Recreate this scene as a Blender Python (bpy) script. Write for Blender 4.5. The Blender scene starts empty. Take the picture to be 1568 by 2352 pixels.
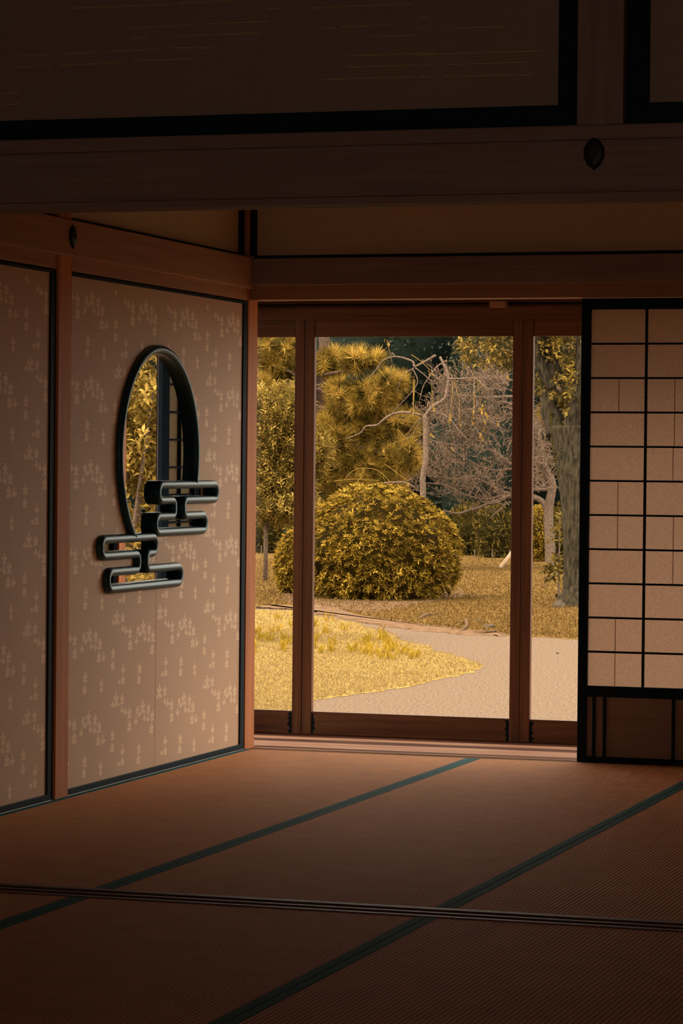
import bpy, math, random
import numpy as np
from mathutils import Vector, Matrix
from mathutils.geometry import delaunay_2d_cdt

random.seed(7)
rng = np.random.default_rng(11)
PI = math.pi
SC = bpy.context.scene
COL = SC.collection

# ------------------------------------------------------------------ camera
YAW, PITCH, ROLL = 0.3085, -0.0164, 0.0095
FPX = 6788.0
CAM = Vector((3.0144, -11.1986, 1.1526))
_fw = Vector((-math.sin(YAW) * math.cos(PITCH), math.cos(YAW) * math.cos(PITCH), math.sin(PITCH)))
_r0 = Vector((math.cos(YAW), math.sin(YAW), 0))
_u0 = _r0.cross(_fw)
_r = math.cos(ROLL) * _r0 + math.sin(ROLL) * _u0
_u = -math.sin(ROLL) * _r0 + math.cos(ROLL) * _u0
cam = bpy.data.objects.new('camera', bpy.data.cameras.new('camera'))
COL.objects.link(cam)
m = Matrix.Identity(4)
for i in range(3):
    m[i][0] = _r[i]; m[i][1] = _u[i]; m[i][2] = -_fw[i]; m[i][3] = CAM[i]
cam.matrix_world = m
cam.data.sensor_fit = 'HORIZONTAL'
cam.data.sensor_width = 24.0
cam.data.lens = FPX / 1568 * 24.0
cam.data.clip_start = 0.1
cam.data.clip_end = 400
SC.camera = cam

# ------------------------------------------------------------------ light
SC.view_settings.view_transform = 'Standard'
SC.view_settings.look = 'None'
SC.view_settings.gamma = 1
SC.view_settings.use_curve_mapping = False
SC.view_settings.exposure = 0.0
W = bpy.data.worlds.new('sky')
SC.world = W
W.use_nodes = True
W.node_tree.nodes['Background'].inputs['Color'].default_value = (1.0, 0.88, 0.74, 1)
W.node_tree.nodes['Background'].inputs['Strength'].default_value = 5.6
sun = bpy.data.objects.new('sun', bpy.data.lights.new('sun', 'SUN'))
COL.objects.link(sun)
sun.data.energy = 6.5
sun.data.angle = math.radians(16)
sun.data.color = (1.0, 0.80, 0.52)
sun.rotation_euler = Vector((0.42, 0.50, -0.76)).to_track_quat('-Z', 'Y').to_euler()


def portal(name, loc, rot, sx, sy):
    l = bpy.data.lights.new(name, 'AREA')
    l.shape = 'RECTANGLE'; l.size = sx; l.size_y = sy
    l.cycles.is_portal = True
    o = bpy.data.objects.new(name, l)
    COL.objects.link(o)
    o.location = loc; o.rotation_euler = rot


portal('portal_garden_doors', (0.62, 1.36, 0.9), (-PI / 2, 0, 0), 4.5, 1.9)
portal('portal_near_end', (2.2, -13.55, 0.95), (PI / 2, 0, 0), 0.8, 1.7)  # samples sky light through the added fill opening behind the camera
portal('portal_corridor', (-1.66, 0.57, 0.9), (0, -PI / 2, 0), 1.9, 0.5)
SC.cycles.max_bounces = 10
SC.cycles.diffuse_bounces = 6
SC.cycles.transparent_max_bounces = 16
SC.cycles.sample_clamp_indirect = 4.0
SC.cycles.use_denoising = True


def at(px, py, v, ax=1):
    px, py, v = float(px), float(py), float(v)
    d = _fw + (px - 784) / FPX * _r + (1176 - py) / FPX * _u
    t = (v - CAM[ax]) / d[ax]
    return CAM + t * d


# ------------------------------------------------------------------ materials
KG = (0.335, 0.310, 0.275)      # garden colours scaled down and warmed to hold exposure under the strong sky


def gs(stops):
    return [(p, tuple(k * c for k, c in zip(KG, col))) for p, col in stops]


def new_mat(name):
    mt = bpy.data.materials.new(name)
    mt.use_nodes = True
    nt = mt.node_tree
    return mt, nt, nt.nodes['Principled BSDF']


def N(nt, t, **kw):
    n = nt.nodes.new(t)
    for k, v in kw.items():
        if k in n.inputs:
            n.inputs[k].default_value = v
        else:
            setattr(n, k, v)
    return n


def ramp(nt, stops):
    r = nt.nodes.new('ShaderNodeValToRGB')
    e = r.color_ramp.elements
    while len(e) < len(stops):
        e.new(0.5)
    for i, (p, c) in enumerate(stops):
        e[i].position = p
        e[i].color = (*c, 1)
    return r


def coords(nt, scale):
    tc = nt.nodes.new('ShaderNodeTexCoord')
    mp = nt.nodes.new('ShaderNodeMapping')
    mp.inputs['Scale'].default_value = scale
    nt.links.new(tc.outputs['Object'], mp.inputs['Vector'])
    return mp


def noise_mat(name, stops, scale=(1, 1, 1), nscale=5, detail=4, rough=0.6, bump=0.0, bdist=0.01, spec=0.5, coat=0, distort=0.0):
    mt, nt, b = new_mat(name)
    mp = coords(nt, scale)
    n = N(nt, 'ShaderNodeTexNoise', Scale=nscale, Detail=detail, Distortion=distort)
    nt.links.new(mp.outputs[0], n.inputs['Vector'])
    r = ramp(nt, stops)
    nt.links.new(n.outputs[0], r.inputs[0])
    nt.links.new(r.outputs[0], b.inputs['Base Color'])
    b.inputs['Roughness'].default_value = rough
    b.inputs['Specular IOR Level'].default_value = spec
    b.inputs['Coat Weight'].default_value = coat
    if bump:
        bp = N(nt, 'ShaderNodeBump', Strength=bump, Distance=bdist)
        nt.links.new(n.outputs[0], bp.inputs['Height'])
        nt.links.new(bp.outputs[0], b.inputs['Normal'])
    return mt


def wood(name, a, bcol, axis, rough=0.5, spec=0.35, fine=60):
    sc = [fine, fine, fine]
    sc[axis] = 2.0
    return noise_mat(name, [(0.3, a), (0.7, bcol)], tuple(sc), 1.0, 5, rough, 0.15, 0.002, spec)


M = {}
HI_A, HI_B = (0.48, 0.165, 0.056), (0.72, 0.275, 0.098)
for ax, s in enumerate('xyz'):
    M['cedar_' + s] = wood('cedar_' + s, HI_A, HI_B, ax, 0.6, 0.12)
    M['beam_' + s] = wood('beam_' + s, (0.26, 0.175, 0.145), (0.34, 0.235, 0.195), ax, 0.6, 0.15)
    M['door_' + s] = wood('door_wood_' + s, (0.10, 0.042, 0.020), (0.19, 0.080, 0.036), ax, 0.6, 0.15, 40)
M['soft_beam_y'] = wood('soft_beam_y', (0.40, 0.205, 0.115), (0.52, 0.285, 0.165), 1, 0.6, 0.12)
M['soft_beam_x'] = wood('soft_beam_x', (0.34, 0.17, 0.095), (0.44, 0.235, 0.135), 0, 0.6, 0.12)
M['pale_sill'] = wood('pale_sill', (0.32, 0.185, 0.12), (0.60, 0.37, 0.245), 0, 0.8, 0.01, 60)
M['pale_sill_y'] = wood('pale_sill_y', (0.42, 0.24, 0.15), (0.66, 0.42, 0.27), 1, 0.35, 0.5, 45)
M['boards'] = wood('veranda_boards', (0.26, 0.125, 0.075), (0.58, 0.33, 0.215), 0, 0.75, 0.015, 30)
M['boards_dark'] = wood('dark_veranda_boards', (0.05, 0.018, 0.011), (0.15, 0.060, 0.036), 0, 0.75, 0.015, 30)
M['lacquer'] = noise_mat('black_lacquer', [(0, (0.010, 0.019, 0.030)), (1, (0.013, 0.023, 0.035))], rough=0.65, spec=0.06)
M['lacquer_gloss'] = noise_mat('black_lacquer_gloss', [(0, (0.014, 0.046, 0.060)), (1, (0.019, 0.056, 0.072))], rough=0.40, spec=0.6)
for k_ in ('lacquer', 'lacquer_gloss'):
    M[k_].node_tree.nodes['Principled BSDF'].inputs['Specular Tint'].default_value = (0.42, 0.84, 1.0, 1)
M['iron'] = noise_mat('dark_iron', [(0, (0.004, 0.008, 0.011)), (1, (0.008, 0.013, 0.017))], nscale=60, rough=0.5, spec=0.4)
M['ceiling'] = wood('ceiling_boards', (0.16, 0.075, 0.03), (0.24, 0.12, 0.05), 1, 0.7, 0.2, 12)
M['heri'] = noise_mat('green_border_cloth', [(0.3, (0.045, 0.125, 0.14)), (0.7, (0.075, 0.18, 0.20))], (40, 40, 40), 6, 3, 0.8, 0.2, 0.001, 0.02)
M['plaster_out'] = noise_mat('outer_plaster', [(0, (0.35, 0.27, 0.18)), (1, (0.42, 0.33, 0.22))], rough=0.9)
M['stone'] = noise_mat('stone', gs([(0.3, (0.10, 0.085, 0.07)), (0.7, (0.22, 0.18, 0.14))]), nscale=14, detail=8, rough=0.9, bump=0.6, bdist=0.02, spec=0.08)
M['root'] = noise_mat('root_bark', gs([(0.3, (0.12, 0.07, 0.04)), (0.7, (0.30, 0.19, 0.11))]), nscale=30, rough=0.9, bump=0.5, spec=0.08)
M['pale_pole'] = noise_mat('pale_pole', gs([(0.3, (0.95, 0.72, 0.52)), (0.7, (1.3, 1.0, 0.75))]), nscale=20, rough=0.8, spec=0.08)
M['bark_grey'] = noise_mat('bark_grey', gs([(0.3, (0.17, 0.125, 0.10)), (0.7, (0.42, 0.32, 0.265))]), nscale=40, detail=6, rough=0.9, bump=0.5, bdist=0.01, spec=0.08)
M['bark_big'] = noise_mat('bark_big', gs([(0.34, (0.035, 0.032, 0.022)), (0.5, (0.085, 0.073, 0.050)), (0.70, (0.145, 0.122, 0.085))]), (1, 1, 0.25), 34, 10, 0.95, 1.0, 0.05, 0.08)
M['moss'] = noise_mat('moss', gs([(0.3, (0.05, 0.055, 0.008)), (0.7, (0.13, 0.12, 0.02))]), nscale=60, rough=1, spec=0.08)
M['bark_pine'] = noise_mat('bark_pine', gs([(0.3, (0.12, 0.08, 0.065)), (0.7, (0.27, 0.19, 0.16))]), nscale=25, rough=0.95, bump=0.6, bdist=0.02, spec=0.08)
M['whip'] = noise_mat('yellow_twig', gs([(0, (0.42, 0.27, 0.05)), (1, (0.50, 0.33, 0.08))]), rough=0.7, spec=0.08)


def weave_mat(name, a, b2, period, bump=0.7):
    """woven rush: fine ribs running along local Y, stacked along X"""
    mt, nt, b = new_mat(name)
    mp = coords(nt, (1, 1, 1))
    w = N(nt, 'ShaderNodeTexWave', Scale=0.314 / period, Distortion=0.6, Detail=1.0)
    w.inputs['Detail Scale'].default_value = 1.5
    w.bands_direction = 'X'
    nt.links.new(mp.outputs[0], w.inputs['Vector'])
    w2 = N(nt, 'ShaderNodeTexWave', Scale=0.314 / 0.004, Distortion=0.0)
    w2.bands_direction = 'Y'
    nt.links.new(mp.outputs[0], w2.inputs['Vector'])
    n = N(nt, 'ShaderNodeTexNoise', Scale=9.0, Detail=6.0)
    nt.links.new(mp.outputs[0], n.inputs['Vector'])
    mx = N(nt, 'ShaderNodeMath', operation='MULTIPLY_ADD')
    nt.links.new(w.outputs['Fac'], mx.inputs[0])
    mx.inputs[1].default_value = 0.5
    ml = N(nt, 'ShaderNodeMath', operation='MULTIPLY')
    nt.links.new(n.outputs[0], ml.inputs[0]); ml.inputs[1].default_value = 0.3
    nt.links.new(ml.outputs[0], mx.inputs[2])
    r = ramp(nt, [(0.1, a), (0.75, b2)])
    nt.links.new(mx.outputs[0], r.inputs[0])
    nt.links.new(r.outputs[0], b.inputs['Base Color'])
    ad = N(nt, 'ShaderNodeMath', operation='MULTIPLY_ADD')
    nt.links.new(w2.outputs['Fac'], ad.inputs[0])
    ad.inputs[1].default_value = 0.15
    nt.links.new(w.outputs['Fac'], ad.inputs[2])
    bp = N(nt, 'ShaderNodeBump', Strength=bump, Distance=0.002)
    nt.links.new(ad.outputs[0], bp.inputs['Height'])
    nt.links.new(bp.outputs[0], b.inputs['Normal'])
    b.inputs['Roughness'].default_value = 0.75
    b.inputs['Specular IOR Level'].default_value = 0.022
    return mt


M['tatami'] = weave_mat('woven_rush', (0.42, 0.180, 0.080), (0.92, 0.46, 0.235), 0.0135)


def paper_mat(name, a, b2, rough=0.65):
    """printed wall paper with faint horizontal lines"""
    mt, nt, b = new_mat(name)
    mp = coords(nt, (1, 1, 1))
    w = N(nt, 'ShaderNodeTexWave', Scale=0.314 / 0.0085, Distortion=1.2, Detail=2.0)
    w.inputs['Detail Scale'].default_value = 2.0
    w.bands_direction = 'Z'
    nt.links.new(mp.outputs[0], w.inputs['Vector'])
    n = N(nt, 'ShaderNodeTexNoise', Scale=260.0, Detail=2.0)
    nt.links.new(mp.outputs[0], n.inputs['Vector'])
    n2 = N(nt, 'ShaderNodeTexNoise', Scale=2.2, Detail=3.0)
    nt.links.new(mp.outputs[0], n2.inputs['Vector'])
    m1 = N(nt, 'ShaderNodeMath', operation='MULTIPLY_ADD')
    nt.links.new(w.outputs['Fac'], m1.inputs[0]); m1.inputs[1].default_value = 0.22
    nt.links.new(n.outputs[0], m1.inputs[2])
    m2 = N(nt, 'ShaderNodeMath', operation='MULTIPLY_ADD')
    nt.links.new(n2.outputs[0], m2.inputs[0]); m2.inputs[1].default_value = 0.35
    nt.links.new(m1.outputs[0], m2.inputs[2])
    r = ramp(nt, [(0.45, a), (1.0, b2)])
    nt.links.new(m2.outputs[0], r.inputs[0])
    nt.links.new(r.outputs[0], b.inputs['Base Color'])
    b.inputs['Roughness'].default_value = rough
    b.inputs['Specular IOR Level'].default_value = 0.3
    return mt


M['paper'] = paper_mat('screen_paper', (0.58, 0.365, 0.225), (0.80, 0.545, 0.355))
M['dark_paper'] = paper_mat('dark_panel_paper', (0.28, 0.20, 0.15), (0.38, 0.28, 0.21))
M['mica'] = noise_mat('mica_print', [(0.3, (0.92, 0.66, 0.435)), (0.7, (0.99, 0.75, 0.52))], nscale=120, rough=0.6, spec=0.28)
M['wall_paper'] = paper_mat('upper_wall_paper', (0.64, 0.48, 0.28), (0.82, 0.63, 0.385))
M['gold'] = noise_mat('gold_line', [(0.3, (0.55, 0.33, 0.10)), (0.7, (0.75, 0.48, 0.17))], nscale=30, rough=0.4, spec=0.8)

# translucent paper
mt, nt, b = new_mat('shoji_paper')
n = N(nt, 'ShaderNodeTexNoise', Scale=180.0, Detail=3.0)
nt.links.new(coords(nt, (1, 1, 1)).outputs[0], n.inputs['Vector'])
r = ramp(nt, [(0.3, (0.36, 0.215, 0.14)), (0.7, (0.46, 0.285, 0.19))])
nt.links.new(n.outputs[0], r.inputs[0])
df = nt.nodes.new('ShaderNodeBsdfDiffuse'); tr = nt.nodes.new('ShaderNodeBsdfTranslucent')
mx = nt.nodes.new('ShaderNodeMixShader'); mx.inputs[0].default_value = 0.5
nt.links.new(r.outputs[0], df.inputs[0]); nt.links.new(r.outputs[0], tr.inputs[0])
nt.links.new(df.outputs[0], mx.inputs[1]); nt.links.new(tr.outputs[0], mx.inputs[2])
nt.links.new(mx.outputs[0], nt.nodes['Material Output'].inputs[0])
M['shoji'] = mt

M['dim_paper'] = noise_mat('tan_corridor_paper', [(0.3, (0.15, 0.115, 0.065)), (0.7, (0.20, 0.15, 0.085))], nscale=60, rough=0.9, spec=0.05)  # darker tan than the paper of the garden lattice screens
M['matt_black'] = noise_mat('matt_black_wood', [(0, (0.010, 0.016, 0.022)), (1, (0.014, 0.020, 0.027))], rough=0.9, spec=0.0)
# thin window glass
mt, nt, b = new_mat('window_glass')
gl = nt.nodes.new('ShaderNodeBsdfGlossy'); gl.inputs['Roughness'].default_value = 0.02
tp = nt.nodes.new('ShaderNodeBsdfTransparent'); tp.inputs[0].default_value = (0.97, 0.975, 0.96, 1)
fr = nt.nodes.new('ShaderNodeFresnel'); fr.inputs[0].default_value = 1.14
mx = nt.nodes.new('ShaderNodeMixShader')
nt.links.new(fr.outputs[0], mx.inputs[0]); nt.links.new(tp.outputs[0], mx.inputs[1]); nt.links.new(gl.outputs[0], mx.inputs[2])
nt.links.new(mx.outputs[0], nt.nodes['Material Output'].inputs[0])
M['glass'] = mt


def leaf_mat(name, stops, trans=0.3, rough=0.5, spec=0.3):
    spec = spec * 0.12; rough = max(rough, 0.7)
    stops = gs(stops)
    mt, nt, b = new_mat(name)
    a = nt.nodes.new('ShaderNodeAttribute'); a.attribute_name = 'tint'
    r = ramp(nt, stops)
    nt.links.new(a.outputs['Fac'], r.inputs[0])
    nt.links.new(r.outputs[0], b.inputs['Base Color'])
    b.inputs['Roughness'].default_value = rough
    b.inputs['Specular IOR Level'].default_value = spec
    t = nt.nodes.new('ShaderNodeBsdfTranslucent')
    nt.links.new(r.outputs[0], t.inputs[0])
    mx = nt.nodes.new('ShaderNodeMixShader'); mx.inputs[0].default_value = trans
    nt.links.new(b.outputs[0], mx.inputs[1]); nt.links.new(t.outputs[0], mx.inputs[2])
    nt.links.new(mx.outputs[0], nt.nodes['Material Output'].inputs[0])
    return mt


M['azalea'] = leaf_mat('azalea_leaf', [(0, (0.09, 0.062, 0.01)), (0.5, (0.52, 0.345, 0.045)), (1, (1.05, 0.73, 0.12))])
M['broad'] = leaf_mat('broad_leaf', [(0, (0.14, 0.11, 0.025)), (0.5, (0.48, 0.34, 0.07)), (1, (1.1, 0.82, 0.22))], spec=0.5, rough=0.4)
M['pine'] = leaf_mat('pine_needle', [(0, (0.04, 0.040, 0.012)), (0.5, (0.56, 0.385, 0.065)), (1, (1.6, 1.12, 0.28))], 0.2)
M['darkleaf'] = leaf_mat('dark_leaf', [(0, (0.030, 0.052, 0.044)), (0.5, (0.075, 0.110, 0.080)), (1, (0.26, 0.27, 0.15))], 0.15)
M['hedge'] = leaf_mat('hedge_leaf', [(0, (0.07, 0.062, 0.018)), (0.5, (0.26, 0.20, 0.045)), (1, (0.60, 0.42, 0.10))], 0.25)
M['treeleaf'] = leaf_mat('tree_leaf', [(0, (0.15, 0.125, 0.05)), (0.5, (0.36, 0.27, 0.08)), (1, (0.85, 0.62, 0.14))], 0.3)
M['bud'] = leaf_mat('bud_leaf', [(0, (0.18, 0.12, 0.085)), (0.5, (0.48, 0.31, 0.22)), (1, (0.80, 0.52, 0.30))], 0.2)
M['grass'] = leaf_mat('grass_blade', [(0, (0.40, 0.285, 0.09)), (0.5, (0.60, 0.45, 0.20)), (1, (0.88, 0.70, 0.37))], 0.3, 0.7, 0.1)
M['grass_far'] = leaf_mat('grass_far', [(0, (0.14, 0.09, 0.026)), (0.5, (0.31, 0.195, 0.065)), (1, (0.50, 0.33, 0.13))], 0.3, 0.7, 0.1)  # darker copy of the front grass colours, tree shade included
M['gravel'] = noise_mat('gravel', gs([(0.32, (0.12, 0.078, 0.05)), (0.5, (0.36, 0.26, 0.19)), (0.72, (0.50, 0.38, 0.29))]), nscale=48, detail=7, rough=0.95, bump=1.0, bdist=0.03, spec=0.1)
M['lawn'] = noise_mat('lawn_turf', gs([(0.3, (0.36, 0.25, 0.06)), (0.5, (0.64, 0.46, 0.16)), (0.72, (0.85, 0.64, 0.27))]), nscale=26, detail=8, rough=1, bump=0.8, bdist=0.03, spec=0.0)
M['lawn_far'] = noise_mat('lawn_far_turf', gs([(0.3, (0.14, 0.09, 0.035)), (0.5, (0.31, 0.20, 0.075)), (0.72, (0.46, 0.31, 0.13))]), nscale=12, detail=9, rough=1, bump=0.8, bdist=0.03, spec=0.0)  # lawn colours again, darkened with the shade of the trees
M['soil'] = noise_mat('bare_soil', gs([(0.3, (0.20, 0.125, 0.08)), (0.7, (0.42, 0.285, 0.20))]), nscale=9, detail=8, rough=1, bump=0.6, bdist=0.03, spec=0.0)


# ------------------------------------------------------------------ builders
def tag(o, label=None, cat=None, group=None, kind=None):
    if label: o['label'] = label
    if cat: o['category'] = cat
    if group: o['group'] = group
    if kind: o['kind'] = kind
    return o


def empty(name, loc, label, cat, group=None, kind=None):
    o = bpy.data.objects.new(name, None)
    COL.objects.link(o)
    o.location = loc
    o.empty_display_size = 0.1
    return tag(o, label, cat, group, kind)


class MB:
    def __init__(s):
        s.v = []; s.f = []; s.mi = []; s.tint = []

    def add(s, verts, faces, mi=0, tint=0.5):
        n = len(s.v)
        s.v.extend([tuple(p) for p in verts])
        s.f.extend([tuple(i + n for i in f) for f in faces])
        s.mi.extend([mi] * len(faces)); s.tint.extend([tint] * len(faces))
        return s

    def box(s, x0, x1, y0, y1, z0, z1, mi=0):
        if x0 > x1: x0, x1 = x1, x0
        if y0 > y1: y0, y1 = y1, y0
        if z0 > z1: z0, z1 = z1, z0
        v = [(x, y, z) for z in (z0, z1) for y in (y0, y1) for x in (x0, x1)]
        return s.add(v, [(0, 2, 3, 1), (4, 5, 7, 6), (0, 1, 5, 4), (2, 6, 7, 3), (0, 4, 6, 2), (1, 3, 7, 5)], mi)

    def tube(s, pts, rad, n=6, mi=0, cap=True, tint=0.5, wob=0.0):
        pts = [Vector(p) for p in pts]
        if isinstance(rad, (int, float)): rad = [rad] * len(pts)
        vs = []; up = Vector((0, 0, 1))
        for i, p in enumerate(pts):
            d = (pts[min(i + 1, len(pts) - 1)] - pts[max(i - 1, 0)])
            d = d.normalized() if d.length > 1e-9 else Vector((0, 0, 1))
            if i == 0:
                a = d.cross(up)
                if a.length < 0.3: a = d.cross(Vector((0, 1, 0)))
            else:
                a = a - d * a.dot(d)
            a.normalize(); b = a.cross(d).normalized()
            for k in range(n):
                t = 2 * PI * k / n
                rr = rad[i] * (1 + (wob * (random.random() - 0.5) if wob else 0))
                vs.append(p + a * math.cos(t) * rr + b * math.sin(t) * rr)
        fs = []
        for i in range(len(pts) - 1):
            for k in range(n):
                k2 = (k + 1) % n
                fs.append((i * n + k, i * n + k2, (i + 1) * n + k2, (i + 1) * n + k))
        if cap:
            fs.append(tuple(range(n - 1, -1, -1)))
            fs.append(tuple((len(pts) - 1) * n + k for k in range(n)))
        return s.add(vs, fs, mi, tint)

    def build(s, name, mats, parent=None, origin=None, bevel=0.0, smooth=False):
        me = bpy.data.meshes.new(name)
        if origin is None: origin = parent_origin(parent)
        o3 = Vector(origin)
        me.from_pydata([tuple(Vector(p) - o3) for p in s.v], [], s.f)
        if not isinstance(mats, (list, tuple)): mats = [mats]
        for mm in mats: me.materials.append(mm)
        me.polygons.foreach_set('material_index', s.mi)
        if smooth: me.polygons.foreach_set('use_smooth', [True] * len(s.f))
        a = me.attributes.new('tint', 'FLOAT', 'FACE')
        a.data.foreach_set('value', s.tint)
        me.update()
        o = bpy.data.objects.new(name, me)
        COL.objects.link(o)
        if parent is not None: o.parent = parent
        else: o.location = o3
        if bevel:
            bm_ = o.modifiers.new('bevel', 'BEVEL'); bm_.width = bevel; bm_.segments = 2; bm_.limit_method = 'ANGLE'
            bm_.harden_normals = False
        return o


def parent_origin(p):
    o = Vector((0, 0, 0))
    while p is not None:
        o += p.location; p = p.parent
    return o


def leafmesh(name, mat, verts, faces, tint, parent, core=None, mats=None, origin=None):
    """verts (n,3) array, faces (m,3) array"""
    o3 = np.array(parent_origin(parent)) if origin is None else np.array(origin)
    me = bpy.data.meshes.new(name)
    verts = np.asarray(verts, np.float32) - o3.astype(np.float32)
    faces = np.asarray(faces, np.int32)
    me.vertices.add(len(verts)); me.vertices.foreach_set('co', verts.ravel())
    me.loops.add(faces.size); me.loops.foreach_set('vertex_index', faces.ravel())
    me.polygons.add(len(faces))
    me.polygons.foreach_set('loop_start', np.arange(len(faces), dtype=np.int32) * 3)
    me.materials.append(mat)
    me.update(calc_edges=True); me.validate()
    a = me.attributes.new('tint', 'FLOAT', 'FACE')
    a.data.foreach_set('value', np.asarray(tint, np.float32))
    o = bpy.data.objects.new(name, me)
    COL.objects.link(o)
    if parent is not None: o.parent = parent
    else: o.location = tuple(o3)
    return o


def unit(v):
    return v / np.maximum(np.linalg.norm(v, axis=-1, keepdims=True), 1e-9)


def leaves(base, direc, length, width, fold=0.25, curl=0.0, jit=None):
    """folded pointed leaves: 4 triangles each. returns verts, faces"""
    n = len(base)
    d = unit(direc)
    ref = rng.normal(size=(n, 3)) * 0.5 + np.array([0, 0, 1.0])
    s = unit(np.cross(d, ref)); up = np.cross(s, d)
    L = np.broadcast_to(length, (n,))[:, None]; Wd = np.broadcast_to(width, (n,))[:, None]
    mid = base + d * L * 0.5
    v = np.stack([base, mid + s * Wd / 2 + up * fold * Wd / 2, mid - up * 0.0, mid - s * Wd / 2 + up * fold * Wd / 2,
                  base + d * L - up * curl * L], 1)
    f = np.array([[0, 1, 2], [1, 4, 2], [0, 2, 3], [2, 4, 3]])
    F = (np.arange(n)[:, None, None] * 5 + f[None]).reshape(-1, 3)
    return v.reshape(-1, 3), F, 4


def merge(parts):
    V = []; F = []; T = []; off = 0
    for v, f, t in parts:
        V.append(v); F.append(f + off); T.append(t); off += len(v)
    return np.concatenate(V), np.concatenate(F), np.concatenate(T)


def ico(center, radii, sub=3, amp=0.12, freq=2.0, seed=0):
    import bmesh
    bm = bmesh.new(); bmesh.ops.create_icosphere(bm, subdivisions=sub, radius=1)
    from mathutils import noise
    vs = []
    for v in bm.verts:
        p = v.co; k = 1 + amp * noise.noise(p * freq + Vector((seed * 3.1, seed, 0)))
        vs.append((center[0] + p.x * radii[0] * k, center[1] + p.y * radii[1] * k, center[2] + p.z * radii[2] * k))
    fs = [[q.index for q in f.verts] for f in bm.faces]
    bm.free()
    return np.array(vs), np.array(fs)


def structure(o, label=None, cat=None):
    o['kind'] = 'structure'
    if label: o['label'] = label
    if cat: o['category'] = cat
    return o


# ================================================================== SHELL
XW = -0.964          # face of the left hand screens
Z_K = 1.80           # underside of the door head
ROOM_R = 2.865
THY0, THY1 = -3.98, -3.83

b = MB(); b.box(-1.9, 5.1, -13.5, 0.0, -0.20, -0.045)
structure(b.build('floor', M['cedar_y'], origin=(0.6, -6, -0.2)), 'wooden subfloor under the mats', 'floor')
b = MB()
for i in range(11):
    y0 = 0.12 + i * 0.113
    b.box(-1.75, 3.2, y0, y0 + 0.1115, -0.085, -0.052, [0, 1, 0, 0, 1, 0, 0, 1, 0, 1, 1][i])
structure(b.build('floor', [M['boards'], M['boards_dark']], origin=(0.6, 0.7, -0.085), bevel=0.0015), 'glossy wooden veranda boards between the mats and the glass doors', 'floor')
b = MB(); b.box(-1.9, 5.1, -13.5, 1.5, 2.52, 2.56)
for i in range(18):
    b.box(-1.9, 5.0, -13.0 + i * 0.75, -12.97 + i * 0.75, 2.49, 2.52)
structure(b.build('ceiling', M['ceiling'], origin=(0.6, -6, 2.52)), 'dark board ceiling', 'ceiling')

# left wall, upper band, with lacquer strips
def upper_wall_left():
    b = MB(); b.box(-1.03, -0.985, -13.0, 0.03, 1.96, 2.52)
    w_ = structure(b.build('wall_left', M['wall_paper'], origin=(-1.0, -4, 1.96)), 'tan papered band above the beam of the left side', 'wall')
    for a, c in [(-1.80, 0.002), (-3.82, -1.95)]:
        s = MB()
        s.box(-0.985, -0.975, a, c, 1.975, 1.990); s.box(-0.985, -0.975, a, c, 2.49, 2.505)
        s.box(-0.985, -0.975, a, a + 0.018, 1.975, 2.505); s.box(-0.985, -0.975, c - 0.045, c, 1.975, 2.505)
        s.build('lacquer_strip', M['lacquer'], w_)
upper_wall_left()
b = MB(); b.box(-1.03, -0.97, -13.0, -5.9, -0.05, 1.97)
structure(b.build('wall_left', M['wall_paper'], origin=(-1.0, -8, 0)), 'papered wall beside the nearer room', 'wall')

b = MB(); b.box(-0.955, ROOM_R, 0.03, 0.075, 1.96, 2.52)
wb = structure(b.build('wall_back', M['wall_paper'], origin=(1, 0.05, 1.96)), 'tan papered band above the beam over the opening', 'wall')
s = MB()
s.box(-0.938, ROOM_R, 0.018, 0.03, 1.968, 1.984); s.box(-0.938, ROOM_R, 0.018, 0.03, 2.49, 2.505)
s.box(-0.954, -0.930, 0.016, 0.03, 1.984, 2.49)
s.build('lacquer_strip', M['lacquer'], wb)
b = MB(); b.box(ROOM_R, ROOM_R + 0.12, -3.83, 1.5, -0.05, 2.52); b.box(5.0, 5.1, -13.5, -3.83, -0.05, 2.52); b.box(ROOM_R + 0.12, 5.0, -3.97, -3.85, -0.05, 2.52)
structure(b.build('wall_right', M['wall_paper'], origin=(2.9, -4, 0)), 'papered wall on the right side', 'wall')
b = MB(); b.box(-1.9, 1.8, -13.6, -13.5, -0.05, 2.56); b.box(2.6, 5.1, -13.6, -13.5, -0.05, 2.56); b.box(1.8, 2.6, -13.6, -13.5, 1.8, 2.56)  # gap in this unseen wall is added to let fill light in
structure(b.build('wall_front', M['wall_paper'], origin=(0.6, -13.5, 0)), 'papered wall at the near end', 'wall')
# outer skin above the doors and roof
b = MB(); b.box(-1.9, 3.2, 1.27, 1.37, 1.85, 2.56)
structure(b.build('wall_back', M['door_x'], origin=(0.6, 1.3, 1.85), bevel=0.002), 'dark boarded wall above the glass doors', 'wall')
b = MB()
b.add([(-3.2, 2.45, 2.22), (5.6, 2.45, 2.22), (5.6, -14, 5.2), (-3.2, -14, 5.2), (-3.2, 2.45, 2.30), (5.6, 2.45, 2.30), (5.6, -14, 5.3), (-3.2, -14, 5.3)],
      [(0, 3, 2, 1), (4, 5, 6, 7), (0, 1, 5, 4), (1, 2, 6, 5), (2, 3, 7, 6), (3, 0, 4, 7)])
structure(b.build('roof', M['ceiling'], origin=(0.6, 0, 2.2)), 'roof with deep eaves over the garden doors', 'roof')


def trim(x0, x1, y0, y1, z0, z1, mat, n, label, cat='trim', bevel=0.003):
    b = MB().box(x0, x1, y0, y1, z0, z1)
    return structure(b.build('trim_%d' % n, M[mat], origin=((x0 + x1) / 2, (y0 + y1) / 2, z0), bevel=bevel), label, cat)


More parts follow.
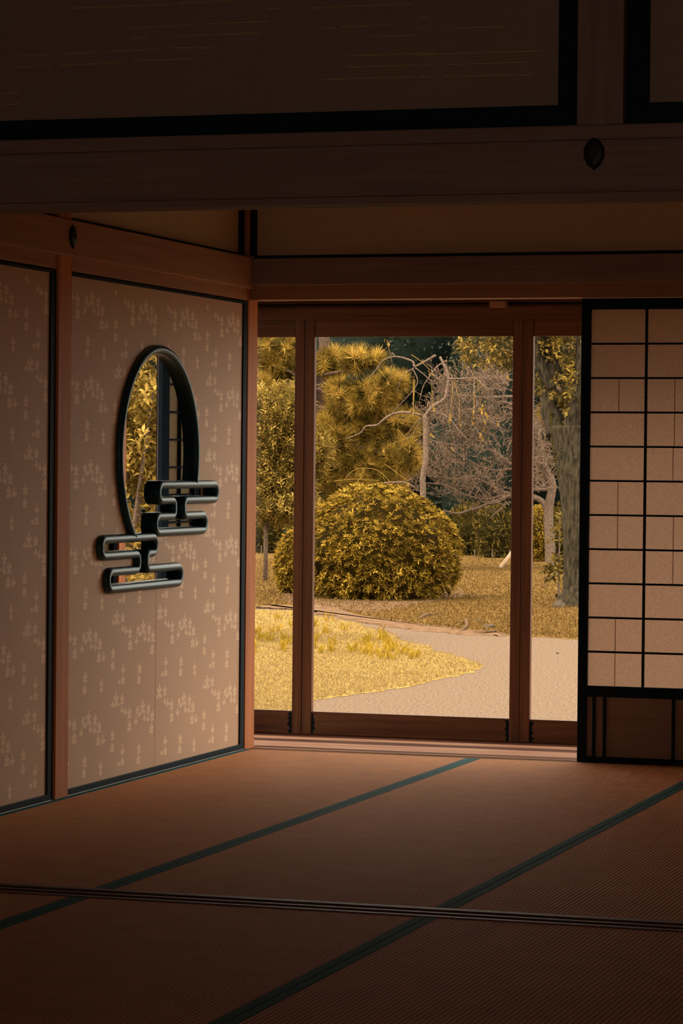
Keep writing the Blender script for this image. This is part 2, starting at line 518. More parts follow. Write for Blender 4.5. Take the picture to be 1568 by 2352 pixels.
# posts
trim(-1.065, -0.955, 0.004, 0.118, -0.05, 2.52, 'cedar_z', 1, 'orange-brown corner post beside the opening to the garden', 'post')
trim(-1.065, -0.950, -1.935, -1.822, -0.05, 2.52, 'cedar_z', 2, 'brown wooden post between the two patterned screens', 'post')
trim(1.316, 1.434, -3.965, -3.85, 1.875, 2.52, 'beam_z', 3, 'short dark wooden post between the upper panels', 'post')
trim(ROOM_R - 0.11, ROOM_R, 0.0, 0.115, -0.05, 2.52, 'cedar_z', 4, 'corner post at the right end of the opening', 'post')
trim(ROOM_R - 0.11, ROOM_R, -3.965, -3.85, -0.05, 2.52, 'cedar_z', 5, 'post at the right end of the threshold', 'post')
trim(-1.065, -0.950, -3.965, -3.85, -0.05, 2.52, 'cedar_z', 6, 'post at the left end of the threshold', 'post')
# left side: door head, beam
b = MB().box(-1.05, -0.958, -5.9, 0.0, Z_K + 0.004, 1.856)
structure(b.build('trim_7', M['soft_beam_y'], origin=(-1, -2, 1.8), bevel=0.003), 'wooden door head above the patterned screens', 'beam')
b = MB().box(-0.985, -0.932, -5.9, 0.005, 1.850, 1.975)
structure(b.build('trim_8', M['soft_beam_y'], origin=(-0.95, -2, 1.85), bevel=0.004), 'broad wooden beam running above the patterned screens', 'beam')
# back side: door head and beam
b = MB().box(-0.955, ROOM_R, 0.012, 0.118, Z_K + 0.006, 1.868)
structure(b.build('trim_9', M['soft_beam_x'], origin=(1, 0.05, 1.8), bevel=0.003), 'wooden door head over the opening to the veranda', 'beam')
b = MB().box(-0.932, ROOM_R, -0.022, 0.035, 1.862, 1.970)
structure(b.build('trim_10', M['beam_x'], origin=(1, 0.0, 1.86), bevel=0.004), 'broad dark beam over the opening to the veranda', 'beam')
# front partition: door head with two grooves, beam
b = MB()
b.box(-0.95, ROOM_R, -3.965, -3.945, 1.818, 1.86); b.box(-0.95, ROOM_R, -3.925, -3.895, 1.818, 1.86)
b.box(-0.95, ROOM_R, -3.875, -3.85, 1.818, 1.86); b.box(-0.95, ROOM_R, -3.965, -3.85, 1.833, 1.86)
structure(b.build('trim_11', M['beam_x'], origin=(1, -3.9, 1.82), bevel=0.002), 'grooved wooden door head across the near opening', 'beam')
b = MB(); b.box(-0.95, ROOM_R + 0.02, -3.99, -3.95, 1.835, 1.965); b.box(-0.95, ROOM_R + 0.02, -3.985, -3.95, 1.965, 2.003)
structure(b.build('trim_12', M['beam_x'], origin=(1, -3.97, 1.85), bevel=0.005), 'broad dark beam across the top of the near opening', 'beam')
# sills
b = MB()
b.box(-1.10, -0.957, -5.9, 0.0, -0.045, -0.006)
b.box(-0.9685, -0.957, -1.822, 0.0, -0.006, 0.001); b.box(-0.9685, -0.957, -5.9, -1.935, -0.006, 0.001)
structure(b.build('trim_13', M['pale_sill_y'], origin=(-1, -2, -0.04), bevel=0.001), 'pale wooden sill under the patterned screens', 'sill')
b = MB()
for y0, y1, z in [(0.004, 0.020, 0), (0.020, 0.024, -0.01), (0.024, 0.036, -0.002), (0.036, 0.054, -0.006), (0.054, 0.066, -0.001), (0.066, 0.086, -0.006), (0.086, 0.118, -0.001)]:
    b.box(-0.955, ROOM_R, y0, y1, -0.09, z, 1 if z < -0.005 else 0)
structure(b.build('trim_14', [M['pale_sill'], M['boards_dark']], origin=(1, 0.05, -0.05), bevel=0.001), 'pale grooved wooden sill at the edge of the mats', 'sill')
b = MB()
for y0, y1, z in [(THY0, THY0 + 0.022, 0.003), (THY0 + 0.022, THY0 + 0.058, -0.004), (THY0 + 0.058, THY0 + 0.078, 0.003), (THY0 + 0.078, THY0 + 0.118, -0.004), (THY0 + 0.118, THY1, 0.003)]:
    b.box(-0.957, ROOM_R, y0, y1, -0.045, z)
structure(b.build('trim_15', M['door_x'], origin=(1, -3.9, -0.04), bevel=0.001), 'dark grooved threshold crossing the mats', 'sill')
# corridor west side and its posts
trim(-1.68, -1.62, 0.288, 0.362, -0.05, 1.85, 'cedar_z', 16, 'orange-lit post seen through the moon window', 'post')
trim(-1.70, -1.60, -13, 1.5, 1.80, 2.56, 'door_y', 17, 'dark head beam of the corridor', 'beam')
trim(-1.70, -1.60, -13, 1.42, -0.45, 0.0, 'door_y', 18, 'dark sill of the corridor', 'sill')
trim(-1.70, -1.62, 1.30, 1.40, -0.45, 2.56, 'door_z', 19, 'dark outer corner post of the veranda', 'post')
b = MB(); b.box(-1.70, -1.64, -13, -1.5, 0.0, 1.80)
structure(b.build('wall_left', M['plaster_out'], origin=(-1.66, -6, 0)), 'plastered outer wall of the corridor', 'wall')
# glass door head and sill
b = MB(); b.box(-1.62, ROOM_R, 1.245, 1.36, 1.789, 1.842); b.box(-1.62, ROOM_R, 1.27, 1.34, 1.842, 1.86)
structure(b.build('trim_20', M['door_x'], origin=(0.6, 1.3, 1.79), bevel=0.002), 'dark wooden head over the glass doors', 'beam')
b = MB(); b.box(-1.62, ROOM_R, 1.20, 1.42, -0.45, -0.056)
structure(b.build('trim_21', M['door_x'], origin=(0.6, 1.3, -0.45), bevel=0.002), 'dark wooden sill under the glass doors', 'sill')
b = MB(); b.box(-0.275, -0.205, 1.20, 1.25, 1.835, 1.862)
structure(b.build('trim_22', M['soft_beam_x'], origin=(-0.24, 1.22, 1.83), bevel=0.002), 'small pale wooden block on the head over the glass doors', 'block')
b = MB(); b.box(-1.62, ROOM_R, -13.4, 1.2, -0.45, -0.21)
structure(b.build('foundation', M['stone'], origin=(0.6, -5, -0.45)), 'stone foundation below the floor', 'foundation')

# ================================================================== TATAMI
def tatami(x, y, first=[None]):
    if first[0] is None:
        root = empty('tatami_mat', (x, y, 0), '', 'tatami mat')
        b = MB().box(0.0285, 0.9255, 0.001, 1.909, -0.042, 0.0)
        b.build('rush_surface', M['tatami'], root, origin=(0, 0, 0))
        for x0, x1 in ((0.001, 0.0285), (0.9265 - 0.001, 0.954)):
            bb = MB().box(x0, x1, 0.001, 1.909, -0.043, 0.0012)
            bb.build('cloth_border', M['heri'], root, origin=(0, 0, 0), bevel=0.0012)
        first[0] = root
        return root
    r = first[0].copy(); COL.objects.link(r); r.location = (x, y, 0)
    for ch in first[0].children:
        c = ch.copy(); COL.objects.link(c); c.parent = r
    return r


mat_labels = {
    (0, 0): 'tan rush mat under the moon window, touching the corner post',
    (1, 0): 'tan rush mat at the sill, directly in front of the wide glass door',
    (2, 0): 'tan rush mat at the sill, right under the paper lattice screen',
    (0, 1): 'dim rush mat beyond the threshold, against the left wall post',
    (1, 1): 'dim rush mat just beyond the threshold in the middle of the floor',
    (2, 1): 'dim rush mat beyond the threshold, right of the second green border',
    (0, 2): 'very dark rush mat in front of the threshold at the far left',
    (1, 2): 'very dark rush mat in front of the threshold, between the two borders',
    (2, 2): 'dark rush mat in front of the threshold at the lower right corner'}
for (i, j), lb in mat_labels.items():
    y = -1.91 * (j + 1) if j < 2 else THY0 - 1.91
    t = tatami(-0.955 + 0.955 * i, y)
    t['label'] = lb
    t['group'] = 'rush mats on the floor'
t = tatami(1.91, -1.91); t['group'] = 'rush mats on the floor'; t['label'] = 'rush mat at the sill against the right wall, out beyond the paper screen'
t = tatami(1.91, -3.82); t['group'] = 'rush mats on the floor'; t['label'] = 'rush mat beyond the threshold in the right-hand corner of the room'
b = MB(); b.box(-0.957, 1.905, -13.4, THY0 - 1.915, -0.045, -0.002); b.box(1.915, 5.0, -13.4, THY0 - 0.002, -0.045, -0.002)
structure(b.build('floor', M['tatami'], origin=(1, -9, -0.04)), 'matted floor of the nearer room', 'floor')

# ================================================================== LEFT SCREENS
# cloud and moon outlines in the (Y, Z) plane of the left wall
def arc(cx, cz, r, a0, a1, n=6):
    return [(cx + r * math.cos(math.radians(a0 + (a1 - a0) * i / n)), cz + r * math.sin(math.radians(a0 + (a1 - a0) * i / n))) for i in range(n + 1)]


def cloud_path(uL, uR, uT, uB, nL, nR, lL, lR, lT, lB, r=0.0295, q=0.024):
    p = []
    p += arc(uL + r, uT - r, r, 180, 90)
    p += arc(uR - r, uT - r, r, 90, 0)
    p += arc(uR - r, uB + r, r, 0, -90)
    p += arc(nR + q, uB - q, q, 90, 180)
    p += arc(nR + q, lT + q, q, 180, 270)
    p += arc(lR - r, lT - r, r, 90, 0)
    p += arc(lR - r, lB + r, r, 0, -90)
    p += arc(lL + r, lB + r, r, -90, -180)
    p += arc(lL + r, lT - r, r, 180, 90)
    p += arc(nL - q, lT + q, q, -90, 0)
    p += arc(nL - q, uB - q, q, 0, 90)
    p += arc(uL + r, uB + r, r, -90, -180)
    return p


# fix neck radii so the fillets meet
C1 = cloud_path(-0.990, -0.362, 1.0675, 1.0085, -0.822, -0.728, -1.018, -0.486, 0.9495, 0.8905)
C2 = cloud_path(-1.543, -1.011, 0.8760, 0.8165, -1.184, -1.108, -1.476, -0.748, 0.7590, 0.6975)
MC = (-0.973, 1.178); MR = 0.391
MOON = [(MC[0] + MR * math.cos(a), MC[1] + MR * math.sin(a)) for a in np.linspace(math.radians(-15.5), math.radians(360 - 130), 72)]
# where the moon ring ends inside the clouds


def dedupe(p):
    out = []
    for q in p:
        if not out or math.hypot(q[0] - out[-1][0], q[1] - out[-1][1]) > 1e-4: out.append(q)
    if math.hypot(out[0][0] - out[-1][0], out[0][1] - out[-1][1]) < 1e-4: out.pop()
    return out


C1, C2 = dedupe(C1), dedupe(C2)


def sweep(path, closed, w=0.0155, xb=XW - 0.038, xf=XW + 0.024):
    """rounded lip moulding following a (Y,Z) path"""
    n = len(path)
    prof = [(-w, xb), (-w, xf - w)]
    for k in range(1, 8):
        a = PI - PI * k / 8
        prof.append((w * math.cos(a), xf - w + w * math.sin(a)))
    prof += [(w, xf - w), (w, xb)]
    k = len(prof); vs = []
    for i in range(n):
        p0 = path[(i - 1) % n] if (closed or i > 0) else path[i]
        p1 = path[(i + 1) % n] if (closed or i < n - 1) else path[i]
        d = Vector((p1[0] - p0[0], p1[1] - p0[1])).normalized()
        nr = Vector((-d.y, d.x))
        for o_, x in prof:
            vs.append((x, path[i][0] + nr.x * o_, path[i][1] + nr.y * o_))
    fs = []
    for i in range(n if closed else n - 1):
        j = (i + 1) % n
        for q in range(k):
            q2 = (q + 1) % k
            fs.append((i * k + q, i * k + q2, j * k + q2, j * k + q))
    if not closed:
        fs.append(tuple(range(k))); fs.append(tuple((n - 1) * k + q for q in range(k))[::-1])
    return MB().add(vs, fs)


def inside(p, poly):
    x, y = p; c = False; n = len(poly); j = n - 1
    for i in range(n):
        xi, yi = poly[i]; xj, yj = poly[j]
        if (yi > y) != (yj > y) and x < (xj - xi) * (y - yi) / (yj - yi) + xi: c = not c
        j = i
    return c


# printed pattern, one repeat
SPR = [(-0.927, 0.622, 0.055, 3), (-0.87, 0.61, 0.038, 2), (-0.96, 0.592, 0.026, 1), (-0.869, 0.565, 0.026, 1), (-0.839, 0.559, 0.032, 1),
       (-0.798, 0.556, 0.044, 2), (-0.797, 0.51, 0.041, 3), (-0.733, 0.519, 0.035, 1), (-0.718, 0.556, 0.032, 2), (-0.668, 0.574, 0.053, 3),
       (-0.701, 0.53, 0.018, 0), (-0.609, 0.558, 0.042, 2), (-0.65, 0.523, 0.033, 1), (-0.612, 0.517, 0.033, 1), (-0.57, 0.53, 0.045, 2),
       (-0.578, 0.482, 0.039, 3), (-0.535, 0.479, 0.039, 1), (-0.862, 0.425, 0.041, 1), (-0.862, 0.381, 0.032, 2), (-0.897, 0.367, 0.016, 0),
       (-0.702, 0.418, 0.041, 2), (-0.707, 0.375, 0.033, 3), (-0.554, 0.385, 0.033, 1), (-0.553, 0.357, 0.022, 3),
       (-0.959, 0.487, 0.038, 2), (-0.962, 0.441, 0.033, 3)]


def leaf_poly(cx, cz, l, w, ang, n=8):
    out = []
    for i in range(n):
        t = 2 * PI * i / n
        a, c = math.cos(t) * l / 2, math.sin(t) * w * 0.5
        a2 = a + l / 2
        out.append((cx + 1.7 * (a2 * math.sin(ang) + c * math.cos(ang)), cz + a2 * math.cos(ang) - c * math.sin(ang)))
    return out


def sprig(cx, top, h, k):
    P = []
    b0 = top - h
    if k == 0:
        P.append(leaf_poly(cx, top - h * 1.0, h, h * 1.1, 0)); return P
    if k == 1:
        P += [leaf_poly(cx, b0 + h * .35, h * .65, .0075, 0), leaf_poly(cx - .001, b0 + h * .2, h * .42, .011, -.62), leaf_poly(cx + .001, b0 + h * .2, h * .42, .011, .62),
              leaf_poly(cx, b0 + h * .12, h * .35, .016, 0), leaf_poly(cx, b0 - h * .1, h * .32, .0025, 0)]
        return P
    P += [leaf_poly(cx, b0 + h * .5, h * .5, .0085, 0), leaf_poly(cx, b0 + h * .38, h * .40, .012, -.75), leaf_poly(cx, b0 + h * .38, h * .40, .012, .75)]
    P += [leaf_poly(cx, b0 + h * .12, h * .42, .014, 0)]
    if k == 3:
        P += [leaf_poly(cx, b0 + h * .25, h * .36, .013, -2.2), leaf_poly(cx, b0 + h * .25, h * .36, .013, 2.2),
              leaf_poly(cx, b0 - h * .15, h * .3, .003, 0)]
    else:
        P += [leaf_poly(cx, b0 + h * .15, h * .28, .010, -1.7), leaf_poly(cx, b0 + h * .15, h * .28, .010, 1.7)]
    return P


def screen(name, label, y0, y1, holes, stileR=0.045, stileL=0.03):
    """papered sliding screen lying in the left wall plane"""
    root = empty(name, (XW, (y0 + y1) / 2, 0), label, 'sliding screen', 'patterned paper screens along the left wall')
    z0, z1 = 0.0, Z_K
    zi0, zi1 = z0 + 0.022, z1 - 0.012
    yi0, yi1 = y0 + stileL, y1 - stileR
    # one flat sheet: the printed sprigs and the window openings are cut into its faces
    polys = [[(yi0, zi0), (yi1, zi0), (yi1, zi1), (yi0, zi1)]] + list(holes)
    nh = len(holes)
    seam = -0.970
    sheets = [(yi0, min(yi1, seam), 0.087), (max(yi0, seam), yi1, 0.0)] if yi1 > seam else [(yi0, yi1, 0.33)]
    for (a, c, off) in sheets:
        for kz in range(-2, 5):
            for ky in range(-6, 3):
                for (sy, sz, h, kk) in SPR:
                    Y = sy + off + ky * 0.514; Z = sz + kz * 0.294
                    if Y < a + 0.012 or Y > c - 0.012 or Z > zi1 - 0.005 or Z - h * 1.3 < zi0: continue
                    for q in sprig(Y, Z, h, kk):
                        polys.append([(max(a, min(c, u)), w_) for u, w_ in q])
    polys = [p if sum(p[i - 1][0] * p[i][1] - p[i][0] * p[i - 1][1] for i in range(len(p))) > 0 else p[::-1] for p in polys]
    b = MB()
    bb = [(min(u for u, _ in p), max(u for u, _ in p), min(w for _, w in p), max(w for _, w in p)) for p in polys]
    ys = list(np.linspace(yi0, yi1, 8)); zs_ = list(np.linspace(zi0, zi1, 9))
    tiles = []
    for ta, tb2 in zip(ys[:-1], ys[1:]):
        for tc, td in zip(zs_[:-1], zs_[1:]):
            pts = [(ta, tc), (tb2, tc), (tb2, td), (ta, td)]; fin = [[0, 1, 2, 3]]; kind = [0]
            for k in range(1, len(polys)):
                q = bb[k]
                if q[0] > tb2 or q[1] < ta or q[2] > td or q[3] < tc: continue
                fin.append(list(range(len(pts), len(pts) + len(polys[k])))); pts += polys[k]; kind.append(1 if k <= nh else 2)
            vo, eo, fo, _ov, _oe, of = delaunay_2d_cdt([Vector((float(u), float(w))) for u, w in pts], [], fin, 1, 1e-6)
            keep = [(list(f), 1 if any(kind[k] == 2 for k in src) else 0) for f, src in zip(fo, of)
                    if 0 in src and not any(kind[k] == 1 for k in src)]
            tiles.append((vo, keep))
    for vo, keep in tiles:
        if not keep: continue
        for x, flip in ((XW, False), (XW - 0.028, True)):
            fs = []; ms = []
            for f, mi in keep:
                a = (vo[f[1]] - vo[f[0]]).cross(vo[f[2]] - vo[f[0]])
                fs.append(f[::-1] if (a < 0) != flip else f); ms.append(mi)
            b.add([(x, v.x, v.y) for v in vo], fs, 0)
            b.mi[-len(fs):] = ms
    pn = b.build('paper_panel', [M['paper'], M['mica']], root)
    if yi1 > seam:
        MB().box(XW, XW + 0.0006, seam, seam + 0.006, zi0, zi1).build('paper_seam', M['paper'], root)
    fr = MB()
    fr.box(XW - 0.03, XW + 0.006, y0, y1, z0, zi0); fr.box(XW - 0.03, XW + 0.006, y0, y1, zi1, z1)
    fr.box(XW - 0.03, XW + 0.006, y0, yi0, zi0, zi1); fr.box(XW - 0.03, XW + 0.006, yi1, y1, zi0, zi1)
    fr.build('lacquer_frame', M['lacquer'], root, bevel=0.002)
    return root


moonhole = list(MOON) + [(-0.80, 0.80), (-0.62, 0.90), (-0.62, 1.04)]
# the opening: inside of the moon, bounded on the lower right by the two clouds
moonhole = [p for p in MOON if not (p[1] < 1.06 and p[0] > -0.75)]
moonhole = moonhole + [(-1.10, 0.875), (-1.015, 0.86), (-1.0, 0.925), (-0.775, 0.93), (-0.775, 1.035), (-0.60, 1.04)]
sc1 = screen('moon_window_screen', 'tan patterned paper screen pierced by a round moon window with clouds', -1.875, 0.0, [dedupe(moonhole), C1, C2])
mn = sweep(MOON, False).build('moon_frame', M['lacquer_gloss'], sc1, smooth=True); mn['label'] = 'round black lacquered window rim'
o1 = sweep(C1, True).build('cloud_frame', M['lacquer_gloss'], sc1, smooth=True); o1['label'] = 'upper black cloud-shaped window rim'
o2 = sweep(C2, True).build('cloud_frame', M['lacquer_gloss'], sc1, smooth=True); o2['label'] = 'lower black cloud-shaped window rim'
screen('sliding_screen', 'dark patterned paper screen at the left edge, beyond the wooden post', -3.84, -1.938, [], stileR=0.045)

# nail covers on the beams
def nail_cover(loc, rot, label):
    b = MB()
    pts = [(0, 0.040), (0.016, 0.030), (0.026, 0.012), (0.026, -0.010), (0.017, -0.028), (0, -0.042), (-0.017, -0.028), (-0.026, -0.010), (-0.026, 0.012), (-0.016, 0.030)]
    rings = [(1, 0.0), (1, 0.004), (0.8, 0.009), (0.4, 0.011)]
    vs = [(x * s, -d, z * s) for s, d in rings for x, z in pts]
    n = len(pts); fs = []
    for i in range(len(rings) - 1):
        for k in range(n):
            fs.append((i * n + k, i * n + (k + 1) % n, (i + 1) * n + (k + 1) % n, (i + 1) * n + k))
    fs.append(tuple((len(rings) - 1) * n + k for k in range(n)))
    fs.append(tuple(range(n))[::-1])
    b.add(vs, fs)
    t = 8
    vs = [(0.008 * math.cos(2 * PI * k / t), -d, 0.008 * math.sin(2 * PI * k / t)) for d in (0.010, 0.015) for k in range(t)]
    fs = [(k, (k + 1) % t, t + (k + 1) % t, t + k) for k in range(t)] + [tuple(t + k for k in range(t))]
    b.add(vs, fs)
    o = b.build('nail_cover', M['iron'], origin=(0, 0, 0))
    o.location = loc; o.rotation_euler = rot
    tag(o, label, 'nail cover', 'nail covers on the beams')


nail_cover((1.368, -3.990, 1.930), (0, 0, 0), 'dark leaf-shaped metal nail cover on the near beam at upper right')
nail_cover((-0.932, -1.865, 1.918), (0, 0, PI / 2), 'dark metal nail cover on the left beam above the brown post')

# ================================================================== UPPER PANELS OF THE NEAR PARTITION
def transom(x0, x1, label, lines):
    root = empty('transom_panel', ((x0 + x1) / 2, -3.90, 2.008), label, 'transom panel', 'upper panels over the near opening')
    fw_, z0, z1 = 0.054, 2.006, 2.515
    yb = -3.915
    b = MB(); b.box(x0 + fw_, x1 - fw_, yb, yb + 0.02, z0 + fw_, z1 - 0.04)
    for (lx0, lx1, z, kind) in lines:
        # gold outline bars; kind: bit 1 = curl at left end, 2 = curl at right
        h = 0.0022
        b.box(lx0, lx1, yb - 0.0006, yb, z, z + h, 1)
        for bit, xe, sg in ((1, lx0, -1), (2, lx1, 1)):
            if kind & bit:
                pts = [(xe + sg * 0.012 * math.sin(t), z + h / 2 + 0.012 * (1 - math.cos(t))) for t in np.linspace(0, PI * 0.6, 6)]
                for (xa, za), (xc, zc) in zip(pts[:-1], pts[1:]):
                    b.add([(xa, yb - 0.0006, za - h / 2), (xc, yb - 0.0006, zc - h / 2), (xc, yb - 0.0006, zc + h / 2), (xa, yb - 0.0006, za + h / 2)],
                          [(0, 1, 2, 3) if sg > 0 else (3, 2, 1, 0)], 1)
    b.build('paper_panel', [M['dark_paper'], M['gold']], root)
    f = MB()
    y0, y1 = yb - 0.018, yb + 0.03
    f.box(x0, x1, y0, y1, z0, z0 + fw_); f.box(x0, x1, y0, y1, z1 - 0.04, z1)
    f.box(x0, x0 + fw_, y0, y1, z0 + fw_, z1 - 0.04); f.box(x1 - fw_, x1, y0, y1, z0 + fw_, z1 - 0.04)
    f.build('lacquer_frame', M['lacquer'], root, bevel=0.002)


gl = []
for x0, y0, x1, y1, k in [(172, 21, 395, 9, 1), (410, 9, 540, 1, 0), (45, 131, 78, 128, 1), (80, 128, 118, 125, 0), (138, 125, 218, 121, 0), (45, 155, 75, 154, 1), (78, 154, 118, 150, 0),
                          (135, 152, 230, 146, 0), (235, 147, 284, 143, 0), (305, 141, 440, 135, 0), (300, 65, 322, 63, 0), (332, 64, 418, 59, 0), (428, 58, 447, 56, 0), (478, 56, 508, 54, 0),
                          (515, 54, 615, 50, 0), (398, 110, 420, 111, 1), (417, 112, 455, 109, 0), (460, 110, 482, 112, 2), (0, 216, 14, 216, 0), (20, 214, 36, 214, 2), (0, 241, 12, 241, 0), (18, 241, 36, 240, 2),
                          (618, 22, 640, 18, 1), (725, 20, 745, 18, 1), (752, 19, 950, 8, 0), (748, 66, 768, 64, 1), (782, 63, 860, 59, 0), (868, 58, 896, 57, 2), (968, 41, 985, 39, 1), (970, 67, 985, 66, 1),
                          (1025, 67, 1040, 66, 0), (1048, 64, 1158, 63, 0), (848, 86, 960, 80, 0), (808, 155, 828, 154, 1), (832, 154, 955, 150, 0), (962, 151, 985, 150, 2), (1026, 149, 1050, 148, 1),
                          (1057, 148, 1208, 144, 0), (714, 185, 738, 184, 1), (745, 183, 952, 178, 0), (962, 178, 990, 176, 0), (1020, 176, 1045, 175, 0), (1052, 175, 1180, 173, 0), (1185, 172, 1212, 176, 2),
                          (305, 89, 340, 87, 0), (400, 85, 600, 75, 0), (250, 119, 365, 114, 0), (806, 128, 1000, 124, 1), (960, 122, 1245, 122, 2)]:
    a = at(x0, y0, -3.9156); c = at(x1, y1, -3.9156)
    gl.append((a.x, c.x, (a.z + c.z) / 2, k))
transom(-0.95, 1.314, 'dark papered upper panel with gold cloud lines in a black frame', gl)
transom(1.437, ROOM_R, 'dark upper panel in a black frame at the top right corner', [(1.62, 1.9, 2.2, 3), (1.8, 2.2, 2.28, 3)])

# ================================================================== LATTICE SCREENS
def lattice(name, label, width, height, zrail, rows, cols, joints, group=None, stile=0.036, fm='lacquer', pm='shoji'):
    """built lying along +X from 0, front at y=0"""
    root = empty(name, (0, 0, 0), label, 'lattice screen', group)
    O = (0, 0, 0)
    f = MB(); d0, d1 = 0.0, 0.030
    f.box(0, stile, d0, d1, 0, height); f.box(width - stile, width, d0, d1, 0, height)
    f.box(stile, width - stile, d0, d1, height - 0.043, height); f.box(stile, width - stile, d0, d1, 0, 0.022)
    f.box(stile, width - stile, d0, d1, zrail - 0.042, zrail)
    f.build('frame', M[fm], root, origin=O, bevel=0.002)
    lt = MB()
    zi, ztop = zrail, height - 0.043
    cw = (width - 2 * stile) / cols; rh = (ztop - zi) / rows
    for i in range(1, cols): lt.box(stile + cw * i - 0.0045, stile + cw * i + 0.0045, 0.006, 0.020, zi, ztop)
    for j in range(1, rows): lt.box(stile, width - stile, 0.008, 0.020, zi + rh * j - 0.0038, zi + rh * j + 0.0038)
    lt.build('lattice', M[fm], root, origin=O)
    pp = MB()
    pp.add([(stile, 0.0205, zi), (width - stile, 0.0205, zi), (width - stile, 0.0205, ztop), (stile, 0.0205, ztop)], [(0, 1, 2, 3)])
    for (c, r0, r1) in joints:
        x = stile + cw * c
        pp.add([(x, 0.0212, zi + rh * r0), (x + 0.0035, 0.0212, zi + rh * r0), (x + 0.0035, 0.0212, zi + rh * r1), (x, 0.0212, zi + rh * r1)], [(0, 1, 2, 3)])
    pp.build('paper', M[pm], root, origin=O)
    kp = MB(); kp.box(stile, width - stile, 0.012, 0.020, 0.022, zrail - 0.042)
    kp.build('base_board', M['beam_x'], root, origin=O)
    for x in ((0.065, 0.107, 0.378, width - 0.107, width - 0.065) if width > 0.6 else (0.16, width - 0.16)):
        MB().box(x - 0.006, x + 0.006, 0.003, 0.012, 0.022, zrail - 0.042).build('slat', M[fm], root, origin=O)
    return root


jt = [(0.5, 8, 9), (0.5, 4, 6), (0.48, 0, 2), (1.5, 7, 9), (1.48, 6, 7), (1.5, 3, 5), (2.5, 2, 4), (2.5, 6, 8), (3.5, 0, 3), (0.5, 5, 6)]
s = lattice('paper_lattice_screen', 'black-framed paper lattice screen at the right side of the garden opening', 0.95, 1.803, 0.297, 11, 4, jt)
s.location = (0.405, 0.036, 0.0)
s['group'] = 'paper lattice screens of the garden opening'
r2 = s.copy(); COL.objects.link(r2); r2.location = (1.325, 0.075, 0.0)
r2['label'] = 'second paper lattice screen, mostly beyond the right edge'
for ch in s.children:
    c = ch.copy(); COL.objects.link(c); c.parent = r2
# corridor screens, seen through the moon window (facing +X)
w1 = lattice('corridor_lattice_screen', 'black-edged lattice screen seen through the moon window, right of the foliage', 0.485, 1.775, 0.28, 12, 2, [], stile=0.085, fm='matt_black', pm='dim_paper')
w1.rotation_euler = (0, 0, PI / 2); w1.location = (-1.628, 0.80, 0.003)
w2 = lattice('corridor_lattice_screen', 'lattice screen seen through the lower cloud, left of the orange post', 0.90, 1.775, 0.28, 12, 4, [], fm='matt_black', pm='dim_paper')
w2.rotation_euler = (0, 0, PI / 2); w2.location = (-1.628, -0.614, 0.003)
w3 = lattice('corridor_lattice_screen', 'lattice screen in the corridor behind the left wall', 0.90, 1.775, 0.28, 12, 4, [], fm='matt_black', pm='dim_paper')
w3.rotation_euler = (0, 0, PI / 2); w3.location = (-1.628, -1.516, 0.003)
for w_ in (w1, w2, w3):
    w_['group'] = 'lattice screens of the corridor'

# ================================================================== GLASS DOORS
def glass_door(x0, x1, n, label):
    y0, y1 = 1.285, 1.317
    z0, z1 = -0.055, 1.790
    root = empty('door_%d' % n, ((x0 + x1) / 2, 1.3, z0), label, 'glass door', kind='structure')
    st = 0.046
    for a, c in ((x0, x0 + st), (x1 - st, x1)):
        MB().box(a + 0.0008, c - 0.0008, y0, y1, z0, z1).build('stile', M['door_z'], root, bevel=0.0025)
    rb = MB().box(x0 + st, x1 - st, y0 + 0.003, y1 - 0.003, z0, 0.047)
    for xe, sg in ((x0 + st, 1), (x1 - st, -1)):        # old dark stains eaten into the joints
        zs = np.linspace(z0 + 0.004, 0.040, 12)
        ws = [0.008 + 0.016 * random.random() ** 1.5 for _ in zs]
        for k in range(11):
            pa = [(xe, zs[k]), (xe + sg * ws[k], zs[k]), (xe + sg * ws[k + 1], zs[k + 1]), (xe, zs[k + 1])]
            if sg < 0: pa = pa[::-1]
            rb.add([(u, y0 + 0.0026, w_) for u, w_ in pa], [(0, 1, 2, 3)], 1)
    rb.build('bottom_rail', [M['door_x'], M['matt_black']], root)
    MB().box(x0 + st, x1 - st, y0 + 0.003, y1 - 0.003, 1.714, z1).build('top_rail', M['door_x'], root, bevel=0.0025)
    MB().add([(x0 + st, 1.302, 0.047), (x1 - st, 1.302, 0.047), (x1 - st, 1.302, 1.714), (x0 + st, 1.302, 1.714)], [(0, 1, 2, 3)]).build('glass_pane', M['glass'], root)


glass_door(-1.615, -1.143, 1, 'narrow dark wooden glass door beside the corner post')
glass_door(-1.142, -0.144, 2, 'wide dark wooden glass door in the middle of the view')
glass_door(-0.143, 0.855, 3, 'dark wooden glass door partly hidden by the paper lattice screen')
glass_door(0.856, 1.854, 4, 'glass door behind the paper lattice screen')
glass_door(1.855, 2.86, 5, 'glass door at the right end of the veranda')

# ================================================================== GARDEN GROUND
GZ = -0.45


def G(px, py, z=GZ):
    return at(px, py, z, 2)


b = MB(); n = 60
b.add([(-60, 1.3, GZ), (40, 1.3, GZ), (40, 90, GZ), (-60, 90, GZ), (-60, -16, GZ), (-1.75, -16, GZ), (-1.75, 1.3, GZ), (5.2, 1.3, GZ), (40, -16, GZ), (5.2, -16, GZ)],
      [(0, 1, 2, 3), (0, 4, 5, 6), (7, 9, 8, 1)])
structure(b.build('ground', M['gravel'], origin=(0, 20, GZ)), 'pale gravel path of the garden', 'ground')


